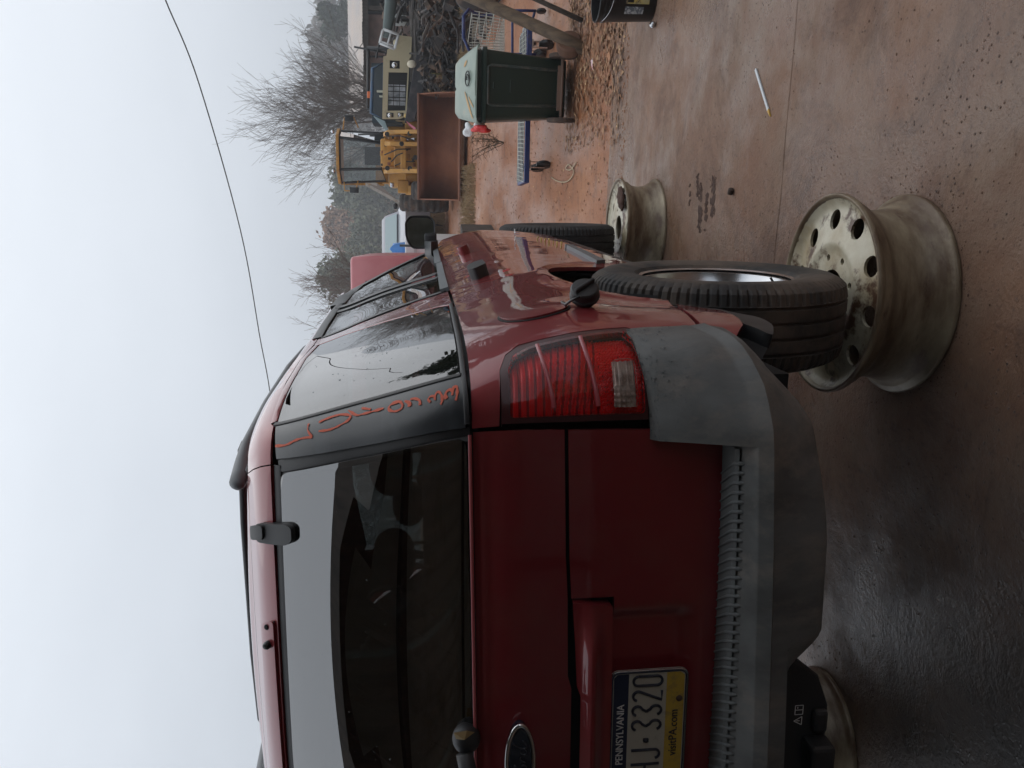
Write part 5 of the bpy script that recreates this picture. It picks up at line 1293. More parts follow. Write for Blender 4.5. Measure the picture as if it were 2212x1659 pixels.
for (x,y,r_,w_) in ((1.25,20.6,.62,.46),(3.2,20.6,.62,.46),(.93,23.6,.72,.50),(3.35,23.6,.72,.50)):
    e=empty('loader_wheel',LX(x,y,g0+r_+(.22 if y>22 else .06)),(0,R(90),0)); e.parent=LD
    A_=[(r_*.55,w_*.40),(r_*.72,w_*.5),(r_*.90,w_*.5),(r_*.985,w_*.40),(r_*1.0,w_*.2),(r_,0),(r_,-w_*.2),(r_*.985,-w_*.4),(r_*.9,-w_*.5),(r_*.72,-w_*.5),(r_*.55,-w_*.4)]
    B_=[(r_*.55,w_*.40),(r_*.72,w_*.48),(r_*.86,w_*.48),(r_*.92,w_*.36),(r_*.93,w_*.2),(r_*.97,0),(r_*.93,-w_*.2),(r_*.92,-w_*.36),(r_*.86,-w_*.48),(r_*.72,-w_*.48),(r_*.55,-w_*.4)]
    mb=MB(); mb.lathe(A_,80,seg=lambda k:A_ if k%4<2 else B_); mb.build('loader_tyre',tyre_far,e,smooth=True,angle=30)
    mb=MB(); mb.lathe([(0,w_*.15),(r_*.3,w_*.15),(r_*.34,w_*.34),(r_*.56,w_*.42),(r_*.56,-w_*.42),(r_*.34,-w_*.34),(r_*.3,-w_*.15),(0,-w_*.15)],32); mb.build('loader_rim',yel,e,smooth=True,angle=40)

# ================================================================ OLD TAN LORRY AND SCRAP
tan=mat('faded_tan',(.47,.405,.26),rough=.6,dirt=(.22,.17,.10),dscale=2,dlo=.55,dhi=.75)
cabblue=mat('cab_blue',(.035,.085,.16),rough=.55,dirt=(.08,.08,.08),dscale=3)
pale_b=mat('pale_blue',(.30,.40,.43),rough=.6)
TR=empty('old_lorry',(3.7,21.6,gh(3.7,21)),(0,0,0),'old tan lorry front with barred radiator grille and a blue cab behind it','lorry')
tz=TR.location[2]
TX=lambda x,y,z:(x-3.7,y-21.6,z-tz)
# front panel built as a frame around grille and lamp openings
def yplate(name,outer,holes,y,th,m_,par,org):
    V,F_,bl=fill2d([(a-org[0],b-org[1]) for a,b in outer],.12,[[(a-org[0],b-org[1]) for a,b in h] for h in holes])
    mb=MB(); n_=len(V)
    mb.v=[(v[0],y,v[1]) for v in V]+[(v[0],y+th,v[1]) for v in V]
    for f in F_: mb.f.append(tuple(f)); mb.f.append(tuple(n_+i for i in f)[::-1])
    for lp in bl:
        for q in range(len(lp)): i,j=lp[q],lp[(q+1)%len(lp)]; mb.f.append((i,j,n_+j,n_+i))
    return mb.build(name,m_,par)
rc_=lambda x0,x1,z0_,z1_:[(x0,z0_),(x1,z0_),(x1,z1_),(x0,z1_)]
tilt=lambda x:(x-3.0)*-.065
outer=[(2.97,2.40),(2.98,1.98),(3.06,1.80),(4.42,1.72),(4.46,1.68),(4.92,1.66),(4.95,2.02),(4.72,2.06),(4.60,2.26),(4.46,2.28),(4.44,2.36)]
holes=[[(3.17,2.27),(3.19,1.83),(4.09,1.77),(4.08,2.235)],rc_(4.17,4.36,1.96,2.205),[(3.01,2.30),(3.02,2.12),(3.13,2.12),(3.13,2.30)],[(3.03,2.02),(3.05,1.88),(3.14,1.87),(3.14,2.02)]]
yplate('grille_surround',outer,holes,20.45-21.6,.05,tan,TR,(3.7,tz))
mb=MB(); mb.box(TX(3.75,20.75,1.98),(1.55,.05,.60)); mb.build('radiator_core',mat('radiator_black',(.02,.022,.024),rough=.6),TR)
mb=MB(); mb.box(TX(3.57,20.68,2.04),(.50,.04,.42)); mb.build('grille_backing',mat('grille_pale',(.60,.62,.66),rough=.5,col2=(.16,.18,.2),nscale=5),TR)
for x in (3.30,3.42,3.50,3.64,3.76,3.92): mb=MB(); mb.box(TX(x,20.52,2.03),(.022,.02,.46)); mb.build('grille_bar',dkm,TR)
for z in (2.12,1.97): mb=MB(); mb.box(TX(3.62,20.51,z),(.92,.02,.014)); mb.build('grille_bar',dkm,TR)
for (x,z,r_) in ((4.265,2.085,.062),(3.07,2.21,.05),(3.09,1.95,.05)):
    mb=MB(); mb.box(TX(x,20.62,z),(.22 if r_>.06 else .13,.14,.26 if r_>.06 else .16)); hb=mb.build('headlamp_bucket',dkm,TR)
    mb=MB(); mb.lathe([(0,.03),(r_*.6,.024),(r_,.004),(r_*1.15,-.01)],20,c=TX(x,20.52,z),rot=rotm(90,0,0)); mb.build('headlamp',M['chrome'],hb,smooth=True)
mb=MB(); mb.rbox(TX(4.0,21.9,1.75),(1.9,1.9,.75),.1); mb.build('bonnet_sides',tan,TR,smooth=True,angle=40)
mb=MB(); mb.tube([TX(4.42,21.15,2.36),TX(4.26,21.2,2.66),TX(3.17,21.2,2.71),TX(3.02,21.15,2.38)],.045,8,closed=True); mb.build('screen_surround',cabblue,TR,smooth=True)
mb=MB(); mb.add([TX(4.42,21.17,2.36),TX(4.26,21.2,2.66),TX(3.17,21.2,2.71),TX(3.02,21.17,2.38)],[(0,1,2,3)]); mb.build('lorry_windscreen',glassmat('dusty_screen',(.35,.42,.45),1.45,.1),TR,fix=False)
mb=MB(); mb.box(TX(3.75,22.6,2.33),(1.5,1.3,.8)); mb.build('cab_shell',mat('cab_inside',(.03,.045,.055),rough=.8),TR)
mb=MB(); mb.prism([(3.02-3.7,2.38-tz),(3.15-3.7,2.68-tz),(2.80-3.7,2.37-tz),(2.78-3.7,2.30-tz)],'y',.05,.4); mb.build('cab_corner',pale_b,TR)
mb=MB(); mb.box(TX(3.62,20.95,2.36),(.24,.1,.07)); mb.box(TX(3.68,20.95,2.46),(.05,.08,.18)); mb.box(TX(3.56,20.95,2.44),(.04,.08,.10)); mb.build('bonnet_ornament',mat('cream_plastic',(.50,.50,.40),rough=.6),TR,bevel=.008)
mb=MB(); mb.tube([TX(2.80,21.2,2.72),TX(2.78,21.2,2.60),TX(2.72,21.2,2.62)],.012,5); mb.tube([TX(4.48,20.5,2.15),TX(4.48,20.5,1.7)],.01,5); mb.build('aerial_bracket',M['white'],TR)
tag(MB().box((0,0,0),(.16,.10,.10)).build('amber_lamp',mat('amber',(.75,.16,.03),rough=.4),TR,bevel=.02)).location=TX(3.63,21.3,2.76)
for (x,y) in ((3.0,21.3),(4.7,21.3)):
    e=empty('lorry_wheel',TX(x,y,tz+.48),(0,R(90),0)); e.parent=TR
    mb=MB(); mb.lathe([(.25,.10),(.36,.14),(.46,.13),(.50,.08),(.50,-.08),(.46,-.13),(.36,-.14),(.25,-.1),(0,-.05),(0,.05)],36); mb.build('lorry_tyre',tyre_far,e,smooth=True,angle=40)
# slanting steel girder laid across the front
mb=MB(); mb.prism([(4.62,1.36),(4.60,1.44),(4.38,1.56),(2.86,1.84),(2.90,1.60),(4.30,1.18),(4.50,1.20)],'y',19.85,20.15)
gd=mb.build('steel_girder',mat('girder_black',(.028,.028,.033),rough=.65,dirt=(.09,.08,.08),dscale=3),None,bevel=.015); gd.location=(0,0,0); tag(gd,'black steel girder slanting across the scrap in front of the tan lorry','girder')
# white window frame, boom tube, cream bowl, timber stack
def ringbox(name,P,r_,m_,label,cat):
    mb=MB()
    for lp in P: mb.tube(lp,r_,6,closed=True)
    o=mb.build(name,m_,None); return tag(o,label,cat)
wf=[(4.96,19.9,2.33),(4.86,19.9,1.97),(4.54,19.95,2.07),(4.66,19.95,2.42)]
mid=[(4.91,19.9,2.15),(4.60,19.95,2.245)]
mb=MB(); 
for a,b in ((0,1),(1,2),(2,3),(3,0)): mb.tube([wf[a],wf[b]],.035,6)
mb.tube(mid,.025,6); mb.tube([(4.70,19.94,2.40),(4.60,19.94,2.04)],.02,6)
tag(mb.build('white_window_frame',mat('frame_white',(.62,.64,.64),rough=.5),None,smooth=True),'tilted white four-light window frame hanging on the green boom','window frame')
mb=MB(); mb.tube([(4.80,20.0,2.26),(5.6,20.0,2.12+.03),(7.0,20.2,1.95)],[.11,.15,.17],10); tag(mb.build('crane_boom',mat('boom_green',(.10,.13,.125),rough=.6,dirt=(.06,.05,.05),dscale=2),None,smooth=True),'thick grey-green boom tube lying above the scrap at the picture edge','boom')
lump('cream_bowl',(4.20,19.85,1.66),.10,mat('cream_enamel',(.62,.56,.42),rough=.5),'round cream-coloured pot standing on the black girder','pot',4,.15,(.9,.9,1.1),5)
lump('yellow_lamp_lens',(3.05,20.3,1.80),.06,mat('lens_yellow',(.60,.40,.12),rough=.4),'small amber lens hanging under the left headlamp of the tan lorry','lamp lens',4,.1,(1,1,1),5)
mb=MB(); mb.add([(2.86,19.5,1.80),(2.70,19.5,1.56),(2.66,19.52,1.60),(2.74,19.5,1.72)],[(0,1,2,3)]); tag(mb.build('pink_flag',mat('flag_pink',(.62,.20,.27),rough=.7),None,fix=False),'small pink cloth strip beside the loader arm','cloth strip')
mb=MB(); mb.prism([(0,0),(.30,-.05),(.02,.16)],'y',0,.02); o=mb.build('orange_cone_tip',mat('cone_orange',(.45,.17,.11),rough=.7),None); o.location=(4.45,22.5,2.42); tag(o,'faded orange triangular marker above the tan lorry bonnet','marker')
plank_m=mat('grey_planks',(.26,.24,.225),rough=.85,col2=(.14,.125,.11),nscale=5,stretch=(1,6,6))
ST=empty('plank_stack',(4.9,20.9,gh(4.9,21)),(0,0,0),'stack of weathered grey planks lying under the lorry front','plank stack')
rg=random.Random(5)
for k in range(18):
    mb=MB(); mb.box((rg.uniform(-.35,.35),rg.uniform(-.5,.3),1.02+.045*(k//3)),(rg.uniform(1.4,2.2),.14,.035),rot=rotm(rg.uniform(-2,2),rg.uniform(-3,6),rg.uniform(-8,8))); mb.build('plank',plank_m,ST)
for x in (-.6,.6): mb=MB(); mb.box((x,-.1,.5),(.16,.9,1.0)); mb.build('trestle',dwood,ST)
# tangled scrap heap: bars, sheets, tyres, drums as one uncountable mass
def scrap(name,x0,x1,y0,y1,h,n,m_,label,seed,big=.5):
    rg=random.Random(seed); mb=MB()
    for _ in range(n):
        x=rg.uniform(x0,x1); y=rg.uniform(y0,y1); z=gh(x,y)+rg.random()**1.3*h; q=rg.random()
        rt=rotm(rg.uniform(-90,90),rg.uniform(-60,60),rg.uniform(0,180))
        if q<.55:
            l=rg.uniform(.2,1.)*big*2; d=rt@Vector((l,0,0)); d[2]*=.5; a=Vector((x,y,z)); e_=a+d; e_[2]=max(e_[2],gh(x,y)+.02); mb.tube([a,(a+e_)/2+Vector((0,0,rg.uniform(-.08,.08))),e_],rg.uniform(.008,.035),5)
        elif q<1.1: mb.box((x,y,z),(rg.uniform(.1,.5)*big*1.6,rg.uniform(.1,.5)*big,rg.uniform(.01,.12)),rot=rt)
        else: mb.lathe([(.16,.05),(.2,.07),(.25,.0),(.2,-.07),(.16,-.05)],14,c=(x,y,z),rot=rt,close=True)
    return tag(mb.build(name,m_,None,kind='stuff',fix=False),label)
sc_d=mat('scrap_dark',(.022,.02,.02),rough=.75,col2=(.06,.045,.035),nscale=1.3,nlo=.5,nhi=.6,dirt=(.20,.125,.08),dscale=1.4,dlo=.54,dhi=.62)
scrap('scrap_heap',3.55,6.6,18.6,20.6,1.05,900,sc_d,'heap of blackened tangled scrap metal below the girder',11,.35)
scrap('scrap_heap',3.3,7.2,11.6,13.6,.95,520,sc_d,'pile of dark scrap parts and hoses behind the shopping trolley',12,.35) if False else None
scrap('scrap_heap',3.95,8.0,12.6,16.2,1.10,800,sc_d,'pile of dark scrap parts and twisted bars behind the shopping trolley',12,.35)
scrap('scrap_heap',4.6,9,20.6,24,1.9,500,sc_d,'dark mound of machinery parts beyond the boom tube',13,.55)
for (x,y,z,rx,rz,l) in ((4.25,12.6,.62,70,20,'worn tyre leaning on the near scrap pile'),(4.75,12.2,.62,80,-30,'second worn tyre on the near scrap pile, right at the picture edge'),(2.92,16.9,.0,0,0,None)):
    if not l: continue
    mb=MB(); mb.lathe([(.20,.08),(.26,.11),(.33,.105),(.37,.07),(.375,0),(.37,-.07),(.33,-.105),(.26,-.11),(.20,-.08)],36,close=False,rot=rotm(rx,0,rz)); o=mb.build('scrap_tyre',tyre_far,None,smooth=True,angle=40); o.location=(x,y,gh(x,y)+.38); tag(o,l,'tyre','old tyres on the scrap')
# dry grass
def grass(name,place,n,h0,h1,m_,label,seed=2,w_=.006):
    rg=random.Random(seed); mb=MB()
    for _ in range(n):
        x,y=place(rg); z=gh(x,y); h=rg.uniform(h0,h1); a=rg.uniform(0,6.28); l=rg.uniform(.1,.7)*h; dx,dy=l*math.cos(a),l*math.sin(a)
        mb.add([(x-w_,y,z-.01),(x+w_,y,z-.01),(x+dx*.35+w_*.7,y+dy*.35,z+h*.6),(x+dx*.35-w_*.7,y+dy*.35,z+h*.6),(x+dx,y+dy,z+h*rg.uniform(.7,1))],[(0,1,2,3),(3,2,4)])
    return tag(mb.build(name,m_,None,kind='stuff',fix=False),label)
dryg=mat('dry_grass',(.33,.24,.13),rough=.9,col2=(.18,.12,.065),nscale=2)
greeng=mat('green_grass',(.085,.115,.04),rough=.9,col2=(.15,.15,.06),nscale=2)
grass('dry_grass',lambda r_:(3.1+3.4*r_.random(),16.6+2.4*r_.random()),9000,.08,.34,dryg,'fringe of dry straw grass in front of the scrap heap')
grass('dry_grass',lambda r_:(-.6+2.4*r_.random(),16.5+3.*r_.random()),2600,.05,.22,dryg,'thin dry grass beside the loader bucket',3)
grass('green_grass',lambda r_:(5.0+9*r_.random(),24+5*r_.random()),7000,.3,1.0,greeng,'strip of tall green grass behind the scrap',4,.02)
grass('dry_grass',lambda r_:(-1.5+22*r_.random()-4*r_.random(),27+14*r_.random()),16000,.2,.9,dryg,'rough dry grass bank at the back of the yard',5,.02)
# dead weed beside the bin
mb=MB(); rg=random.Random(21)
for k in range(9):
    a=rg.uniform(-.6,.6); p=Vector((1.93,12.0,gh(1.93,12)-.02)); pts=[p]
    for q in range(6): p=p+Vector((a*.06-.02*q*.3+rg.uniform(-.03,.03),rg.uniform(-.03,.03),.085)); pts.append(p)
    mb.tube(pts,[.006,.006,.005,.005,.004,.003,.002],4)
    for _ in range(26):
        c_=pts[rg.randrange(2,7)]; d=Vector((rg.uniform(-.12,.12),rg.uniform(-.05,.05),rg.uniform(-.08,.05))); mb.tube([c_,c_+d],.0022,3,cap=False)
tag(mb.build('dead_weed',mat('weed_brown',(.11,.08,.05),rough=.9),None),'dry branching dead weed growing on the clay left of the bin','weed')

# ================================================================ FADED VAN, SILVER CAR, TARP
pinkp=mat('faded_red_panel',(.47,.135,.15),rough=.38,col2=(.52,.19,.20),nscale=1.2,coat=.4,coatr=.3)
V_=empty('faded_van',(-.75,9.9,gh(0,9.9)),(0,0,R(3)),'faded pinkish red box van parked in front of the red car','van')
mb=MB(); loft(mb,[rsec(-1.06,1.06,-1.0,2.4,.45,.05),rsec(-1.07,1.07,-1.02,2.42,1.2,.05),rsec(-1.06,1.06,-1.02,2.42,1.9,.05),rsec(-1.04,1.04,-1.0,2.4,2.17,.05),rsec(-1.03,1.03,-.99,2.39,2.19,.05),rsec(-1.0,1.0,-.96,2.36,2.205,.05)]); mb.build('van_body',pinkp,V_,smooth=True,angle=50)
for x in (-.8,.8):
    for y in (-.3,1.7):
        mb=MB(); mb.lathe([(0,.1),(.2,.1),(.3,.1),(.34,.06),(.34,-.06),(.3,-.1),(0,-.1)],24,c=(x,y,.34),rot=rotm(0,90,0)); mb.build('van_wheel',tyre_far,V_,smooth=True,angle=40)
mb=MB(); mb.rbox((0,-1.03,1.75),(1.5,.02,.55),.01); mb.build('van_rear_window',M['glass_dark'],V_)
silv=mat('silver_paint',(.24,.24,.27),rough=.35,metal=.5,coat=.6)
A_=empty('silver_car',(-.38,27.5,gh(0,27.5)),(0,0,R(14)),'silver hatchback with a lit windscreen standing behind the door mirror','car')
def csec(w0,z0_,w1,z1_,w2,z2_,y,r_=.1): return [(-w0,y,z0_),(w0,y,z0_),(w1,y,z1_),(w2,y,z2_-r_),(w2-r_,y,z2_),(-w2+r_,y,z2_),(-w2,y,z2_-r_),(-w1,y,z1_)]
mb=MB(); loft(mb,[csec(.70,.45,.74,.8,.66,1.08,-2.1),csec(.80,.42,.84,.85,.74,1.22,-1.7),csec(.82,.42,.86,.9,.80,1.30,-1.0),csec(.82,.42,.86,.9,.80,1.34,.6),csec(.82,.42,.86,.9,.8,1.30,1.6),csec(.72,.45,.78,.9,.72,1.2,2.0)]); mb.build('lower_body',silv,A_,smooth=True,angle=40)
mb=MB(); loft(mb,[[(-.66,-1.0,1.30),(.66,-1.0,1.30),(.70,1.3,1.32),(-.70,1.3,1.32)],[(-.60,-.62,1.66),(.60,-.62,1.66),(.62,1.05,1.68),(-.62,1.05,1.68)],[(-.52,-.42,1.76),(.52,-.42,1.76),(.52,.9,1.78),(-.52,.9,1.78)]]); mb.build('cabin',silv,A_,smooth=True,angle=30)
mb=MB(); mb.add([(-.60,-1.0,1.335),(.60,-1.0,1.335),(.53,-.66,1.66),(-.53,-.66,1.66)],[(0,1,2,3)]); mb.build('front_screen',mat('screen_reflect',(.32,.40,.41),rough=.15),A_,fix=False)
mb=MB(); mb.add([(.700,-.8,1.345),(.715,1.1,1.36),(.635,.9,1.65),(.625,-.5,1.64)],[(0,1,2,3)]); mb.add([(.722,-.75,1.35),(.722,-.25,1.35),(.65,-.25,1.6),(.65,-.5,1.6)],[(0,1,2,3)]); mb.build('side_window',mat('car_side_pane',(.06,.075,.085),rough=.1),A_,fix=False)
mb=MB(); mb.box((-.33,-.72,1.60),(.16,.01,.02)); mb.build('screen_sticker',M['white'],A_)
for x in (-.88,.88): mb=MB(); mb.ell((x,-.70,1.38),(.09,.05,.07),12,8); mb.build('side_mirror',M['black'],A_,smooth=True)
for x in (-.72,.72):
    for y in (-1.3,1.2):
        mb=MB(); mb.lathe([(0,.1),(.2,.1),(.28,.1),(.31,.06),(.31,-.06),(.28,-.1),(0,-.1)],24,c=(x,y,.31),rot=rotm(0,90,0)); mb.build('car_wheel',tyre_far,A_,smooth=True,angle=40)
def cloth(name,P0,w_,d_,h_,m_,label,cat,seed,n=22):
    mb=MB()
    for j in range(n+1):
        for i in range(n+1):
            u,v=i/n-.5,j/n-.5; r_=max(abs(u),abs(v))*2; z=h_*(1-max(0,r_-.45)/.55*.95)+.09*noise.noise(Vector((u*7,v*7,seed)))
            mb.v.append((P0[0]+u*w_*(.8+.3*r_),P0[1]+v*d_,P0[2]+z))
    for j in range(n):
        for i in range(n): a=j*(n+1)+i; mb.f.append((a,a+1,a+n+2,a+n+1))
    return tag(mb.build(name,m_,None,smooth=True,fix=False),label,cat)
cloth('tarpaulin',(.10,14.2,gh(0,14.2)+.2),.62,.9,1.52,mat('tarp_blue',(.05,.20,.52),rough=.45,bump=.5,bscale=15,dist=.02),'blue tarpaulin draped over stacked goods beside the silver car','tarpaulin',3)
TK_=empty('white_tank',(.18,13.3,gh(0,13.3)),(0,0,R(-8)),'white plastic tank half hidden behind the door mirror','tank')
mb=MB(); mb.rbox((0,0,1.0),(.50,.5,1.05),.06); mb.build('tank_shell',mat('tank_white',(.62,.63,.63),rough=.4),TK_,smooth=True,angle=40)
for z in (.8,1.1,1.35): mb=MB(); mb.box((0,-.255,z),(.48,.015,.05)); mb.build('tank_rib',mat('tank_rib',(.48,.49,.5),rough=.5) if z==.8 else bpy.data.materials['tank_rib'],TK_)
mb=MB(); mb.box((0,0,.28),(.8,.7,.55)); mb.build('tank_base',dwood,TK_)
tag(MB().tube([(.27,12.9,gh(0,12.9)),(.27,12.9,1.82)],.022,8).build('black_post',M['black'],None,smooth=True),'thin black post in front of the white tank','post')
tag(MB().tube([(-.25,15.0,gh(0,15)),(-.25,15,2.08)],.05,8).build('cream_post',mat('cream_post',(.55,.52,.42),rough=.6),None,smooth=True),'pale cream post top beside the silver car','post')

# ================================================================ LONG BUILDING AT THE BACK
roofm=mat('pale_metal_roof',(.47,.39,.335),rough=.6,col2=(.40,.36,.34),nscale=.8,dirt=(.20,.12,.09),dscale=1.6,dlo=.6,dhi=.72)
wallm=mat('shed_wall',(.20,.13,.11),rough=.85,col2=(.11,.075,.065),nscale=1.5)
BD=empty('long_building',(12,40.5,gh(12,40)),(0,0,0),'long low building with a pale rust-spotted metal roof across the back','building')
bz=BD.location[2]
BX=lambda x,y,z:(x-12,y-40.5,z-bz)
for k in range(22):
    x=5.0+.9*k; mb=MB()
    for i in range(13):
        xx=x+.9*i/12; dz=.02*(i%2)
        mb.v += [BX(xx,38.,3.95-.02*(k%3)+dz),BX(xx,43.,4.95+dz)]
    for i in range(12): a=2*i; mb.f.append((a,a+2,a+3,a+1))
    mb.build('roof_sheet',roofm,BD,fix=False)
for (x0,x1,z1_) in ((5.2,7.2,3.9),(7.3,9.0,3.85),(13,16,3.85),(18,24.5,3.85)):
    mb=MB(); mb.box(BX((x0+x1)/2,38.6,(z1_+bz)/2),(x1-x0,.12,z1_-bz)); mb.build('wall',wallm,BD)
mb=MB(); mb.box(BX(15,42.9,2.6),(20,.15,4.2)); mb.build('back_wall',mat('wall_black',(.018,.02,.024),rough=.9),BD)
for x in (9.2,11,12.9,16.2,18): mb=MB(); mb.box(BX(x,38.3,2.3),(.18,.18,3.2)); mb.build('pillar',dwood,BD)
mb=MB(); mb.box(BX(15,38.15,3.82),(19.8,.12,.22)); mb.build('eaves_beam',dwood,BD)
# pole line near the building (thin dark frame above the lorry)
FR=empty('pipe_frame',(4.9,24.5,gh(5,24)),(0,0,0),'dark pipe frame standing between the lorry and the long building','frame')
fz=FR.location[2]
for p0,p1,r_ in (((5.3,24.5,2.95),(3.6,24.5,2.98),.045),((5.28,24.5,3.0),(5.28,24.5,1.6),.06),((5.3,24.5,3.35),(5.15,24.5,2.3),.03),((5.9,24.5,2.1),(5.28,24.5,2.3),.03),((3.6,24.5,3.0),(3.6,24.5,.5),.05),((5.8,24.6,2.55),(5.0,24.4,2.72),.03)):
    mb=MB(); mb.tube([(p0[0]-4.9,p0[1]-24.5,p0[2]-fz),(p1[0]-4.9,p1[1]-24.5,p1[2]-fz)],r_,7); mb.build('pipe',M['black'],FR,smooth=True)
mb=MB(); mb.rbox((6.6-4.9,.5,1.6),(1.1,.6,.55),.1); mb.ell((7.0-4.9,.2,1.55),(.35,.3,.25)); mb.build('hanging_machine',mat('machine_grey',(.35,.38,.37),rough=.6),FR,smooth=True,angle=40)

A_.scale=(1.15,1.15,1.20)
# ================================================================ TREES
bark=mat('bare_bark',(.165,.145,.13),rough=.9); barkr=mat('reddish_bark',(.20,.155,.135),rough=.9)
def bare_tree(base,h,spread,seed,label,m_=bark,depth=6,r0=.16,nstem=4,group=None):
    rg=random.Random(seed)
    e=empty('bare_tree',base,(0,0,0),label,'tree',group)
    mt=MB(); mc=MB(); tips=[]
    def grow(p,d,l,r_,lev,mb_):
        pts=[p]; rr=[r_]; q=p; dd=d.copy()
        ns=4 if lev<3 else 3
        for k in range(ns):
            dd=(dd+Vector((rg.gauss(0,.10),rg.gauss(0,.10),rg.gauss(0,.05)+.05))).normalized(); q=q+dd*l/ns; pts.append(q); rr.append(r_*(1-.55*(k+1)/ns))
        mb_.tube(pts,[max(q_,.005) for q_ in rr],5 if lev<2 else 3,cap=False)
        if lev>=depth: return
        nb=rg.randint(2,3)+(1 if lev in (1,2,3) else 0)
        for k in range(nb):
            t=rg.uniform(.35,1.) if k else 1.; idx=min(int(t*ns),ns); o=pts[idx]
            ax=Vector((rg.gauss(0,1),rg.gauss(0,1),rg.gauss(0,.4))).normalized()
            nd=(dd+ax*rg.uniform(.35,.75)*spread).normalized(); 
            if nd.z<.05: nd.z=.1; nd.normalize()
            grow(o,nd,l*rg.uniform(.62,.85),rr[idx]*rg.uniform(.6,.8),lev+1,mc)
    for k in range(nstem):
        a=2*math.pi*k/nstem+rg.random(); d=Vector((math.cos(a)*.38*spread,math.sin(a)*.38*spread,1)).normalized()
        grow(Vector((0,0,0)),d,h*.27,r0,0,mt)
    mt.build('trunk',m_,e,smooth=True,fix=False); mc.build('crown',m_,e,smooth=True,fix=False)
    return e
CAMXY=(1.044,-1.36)
def leafy(name,base,h,rx,rz,seed,label,m_,n=5200,ls=.22,trunk=True,blobs=9,group=None,conic=0):
    if base[1]>36:
        f=FARK; base=(CAMXY[0]+(base[0]-CAMXY[0])*f,CAMXY[1]+(base[1]-CAMXY[1])*f,0)
        h=1.494+(h+gh(0,36)*.0+1.05-1.494)*f-gh(0,60); rx*=f; rz*=f; ls*=f; base=(base[0],base[1],gh(*base[:2]))
    rg=random.Random(seed); e=empty(name,base,(0,0,0),label,'tree',group)
    bl=[]; n=int(n*1.7); ls*=.68
    for k in range(blobs):
        z=rg.uniform(h-2*rz+.2*rz,h-.25*rz); f=(1-((z-(h-rz))/rz)**2); f=max(f,.1)**.5
        if conic: f=max(.12,(h-z)/(2*rz))
        a=rg.uniform(0,6.28); r_=rx*f*rg.uniform(.2,.65); bl.append((r_*math.cos(a),r_*math.sin(a),z,rx*f*rg.uniform(.35,.6)))
    mb=MB()
    for _ in range(n):
        b=bl[rg.randrange(blobs)]; u=Vector((rg.gauss(0,1),rg.gauss(0,1),rg.gauss(0,1))).normalized()*b[3]*rg.random()**.33*(1+.35*noise.noise(Vector((b[0],b[1],b[2]))*3))
        u+=Vector((rg.gauss(0,.06),rg.gauss(0,.06),rg.gauss(0,.06)))*rx
        c=Vector(b[:3])+u; s_=ls*rg.uniform(.5,1.3)
        a=Vector((rg.gauss(0,1),rg.gauss(0,1),rg.gauss(0,1))).normalized()*s_; d=a.cross(Vector((rg.gauss(0,1),rg.gauss(0,1),rg.gauss(0,1)))).normalized()*s_*.6
        mb.add([c-a,c+d,c+a,c-d],[(0,1,2,3)])
    mb.build('foliage',m_,e,fix=False)
    if trunk:
        mt=MB(); mt.tube([(0,0,0),(.05*h*.2,0,h*.3),(0,0,h*.6),(.02*h,0,h*.9)],[.03*h,.024*h,.015*h,.004*h],7,cap=False)
        for b in bl: mt.tube([(0,0,b[2]*.55),(b[0]*.6,b[1]*.6,b[2]*.9),b[:3]],[.010*h,.007*h,.003*h],5,cap=False)
        mt.build('trunk',bark,e,smooth=True,fix=False)
    return e
bt=bare_tree((4.7,36,gh(4,36)-.1),9.3,1.02,3,'large spreading bare tree rising behind the loader cab',depth=6,r0=.15,nstem=6)
bare_tree((-3.0,30,gh(-3,30)),6.3,.85,8,'slender reddish bare tree right behind the red car roof line',barkr,depth=6,r0=.07,nstem=3)
ev=mat('evergreen_leaf',(.060,.080,.048),rough=.9,col2=(.035,.05,.034),nscale=1.5)
ev2=mat('olive_leaf',(.16,.17,.11),rough=.9,col2=(.10,.11,.07),nscale=1)
orl=mat('rusty_leaf',(.36,.20,.12),rough=.9,col2=(.26,.16,.10),nscale=.8)
gyl=mat('grey_twig_mass',(.30,.275,.25),rough=.9,col2=(.20,.19,.17),nscale=.8)
leafy('evergreen_tree',(-2.7,38,gh(-3,38)),5.0,1.9,2.0,31,'hazy evergreen tree standing behind the faded red van roof',ev2,6000,.15,blobs=22)
leafy('evergreen_tree',(11.2,50,gh(11,50)),6.2,1.5,1.9,32,'small dark evergreen tree above the long building roof',ev,3500,.2,blobs=7)
leafy('autumn_tree',(-.6,58,gh(0,58)),7.3,2.7,3.0,33,'rusty orange autumn tree between the loader and the door mirror',orl,8000,.22,blobs=14)
leafy('green_tree',(1.9,52,gh(2,52)),6.2,2.2,2.6,34,'dull green tree at the left shoulder of the loader cab',ev2,6000,.22,blobs=12)
leafy('green_tree',(-1.9,48,gh(-2,48)),4.6,2.3,2.2,39,'low olive green tree in front of the autumn tree',ev2,6000,.2,blobs=12)
rg=random.Random(77)
NM={0:('bare_tree','grey'),1:('green_tree','olive'),2:('autumn_tree','brown')}
spec=[(-9,70,8.6,0),(-6,80,9.3,1),(-3.3,74,8.8,0),(-1,84,9.2,1),(2.6,78,9.4,2),(5,86,10.2,0),(8.2,76,10.4,0),(11,82,11,0),(14,78,11.5,0),(17,84,11.2,0),(20,80,11.8,0),(24,82,11,0),(-13,78,9,1),(-17,74,8.6,0),(28,80,11,1)]
ordn=['first','second','third','fourth','fifth','sixth','seventh','eighth','ninth','tenth','eleventh','twelfth']
kindn=['grey leafless','olive green','rusty brown']
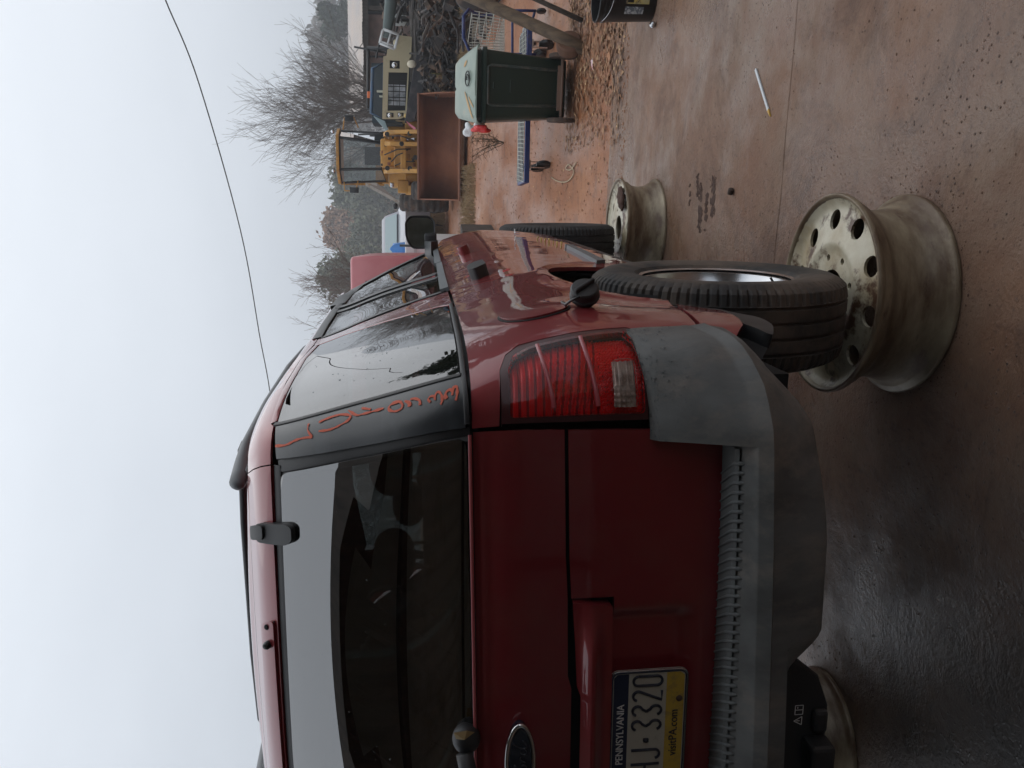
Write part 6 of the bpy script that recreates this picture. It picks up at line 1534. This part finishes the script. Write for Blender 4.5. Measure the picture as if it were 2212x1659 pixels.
for k,(x,y,h,t) in enumerate(spec):
    rank=sorted([q for q in spec if q[3]==t]).index((x,y,h,t))
    leafy('woodland_tree',(x,y,gh(x,y)),h-gh(x,y)+.0,3.2,h*.42,100+k,'hazy '+kindn[t]+' tree of the distant wood, '+ordn[rank]+' of its colour from the left',(gyl,ev2,orl)[t],3600,.34,blobs=12,group='trees of the distant wood')
wd=MB(); rg=random.Random(5)
for _ in range(42000):
    x=rg.uniform(-150,180); y=rg.uniform(262,285); z=gh(x,y)+rg.random()*(21+5*noise.noise(Vector((x*.04,0,0)))+2.5*noise.noise(Vector((x*.17,3,0)))); s_=rg.uniform(.4,1.1)
    a=Vector((rg.gauss(0,1),rg.gauss(0,1),rg.gauss(0,1))).normalized()*s_; d=a.cross(Vector((0,.3,1))).normalized()*s_*.7; c=Vector((x,y,z)); wd.add([c-a,c+d,c+a,c-d],[(0,1,2,3)])
tag(wd.build('far_wood',gyl,None,kind='stuff',fix=False),'misty far wood closing off the yard')
# trees off to the right that the side windows and paint mirror
leafy('pine_tree',(9.2,13.5,gh(9,13)),8.6,2.3,3.6,51,'tall dark pine on the right side of the yard, mirrored in the quarter window',ev,6500,.2,blobs=16,conic=1)
leafy('dark_tree',(7.9,12.6,gh(8,12)),8.2,2.3,3.6,58,'dense dark broad tree on the right side of the yard, mirrored in the quarter window',ev,7000,.2,blobs=20)
leafy('pine_tree',(13.5,15,gh(13,15)),10.5,3.0,4.4,52,'second dark pine further along the right side of the yard',ev,6500,.22,blobs=16,conic=1)
bare_tree((13.0,27,gh(9,27)),9,.9,9,'bare tree at the right side of the yard mirrored in the door glass',bark,depth=5,r0=.12,nstem=4)
# overhead cable
def cable_pts():
    K=CABLE; return smoothc3(K,8)
def smoothc3(P,n):
    P=[Vector(p) for p in P]; out=[]
    for i in range(len(P)-1):
        p0,p1,p2,p3=P[max(i-1,0)],P[i],P[i+1],P[min(i+2,len(P)-1)]
        for k in range(n): s=k/n; out.append(.5*((2*p1)+(p2-p0)*s+(2*p0-5*p1+4*p2-p3)*s*s+(3*p1-p0-3*p2+p3)*s**3))
    out.append(P[-1]); return out
mb=MB(); mb.tube(cable_pts(),.010,6); tag(mb.build('overhead_cable',mat('cable_grey',(.045,.045,.048),rough=.6),None,smooth=True),'thin sagging overhead cable crossing the white sky','cable')

# ================================================================ MIST
mb=MB(); mb.box((0,122,18.3),(780,420,41.0)); hz=mb.build('haze',None,None)
hm=bpy.data.materials.new('mist'); hm.use_nodes=True; n=hm.node_tree; n.nodes.clear(); o_=n.nodes.new('ShaderNodeOutputMaterial'); v=n.nodes.new('ShaderNodeVolumePrincipled')
v.inputs['Color'].default_value=(.93,.95,.98,1); v.inputs['Density'].default_value=HAZE; v.inputs['Anisotropy'].default_value=.1
n.links.new(v.outputs[0],o_.inputs['Volume']); hz.data.materials.append(hm); tag(hz,'pale even mist over the yard',kind='stuff')
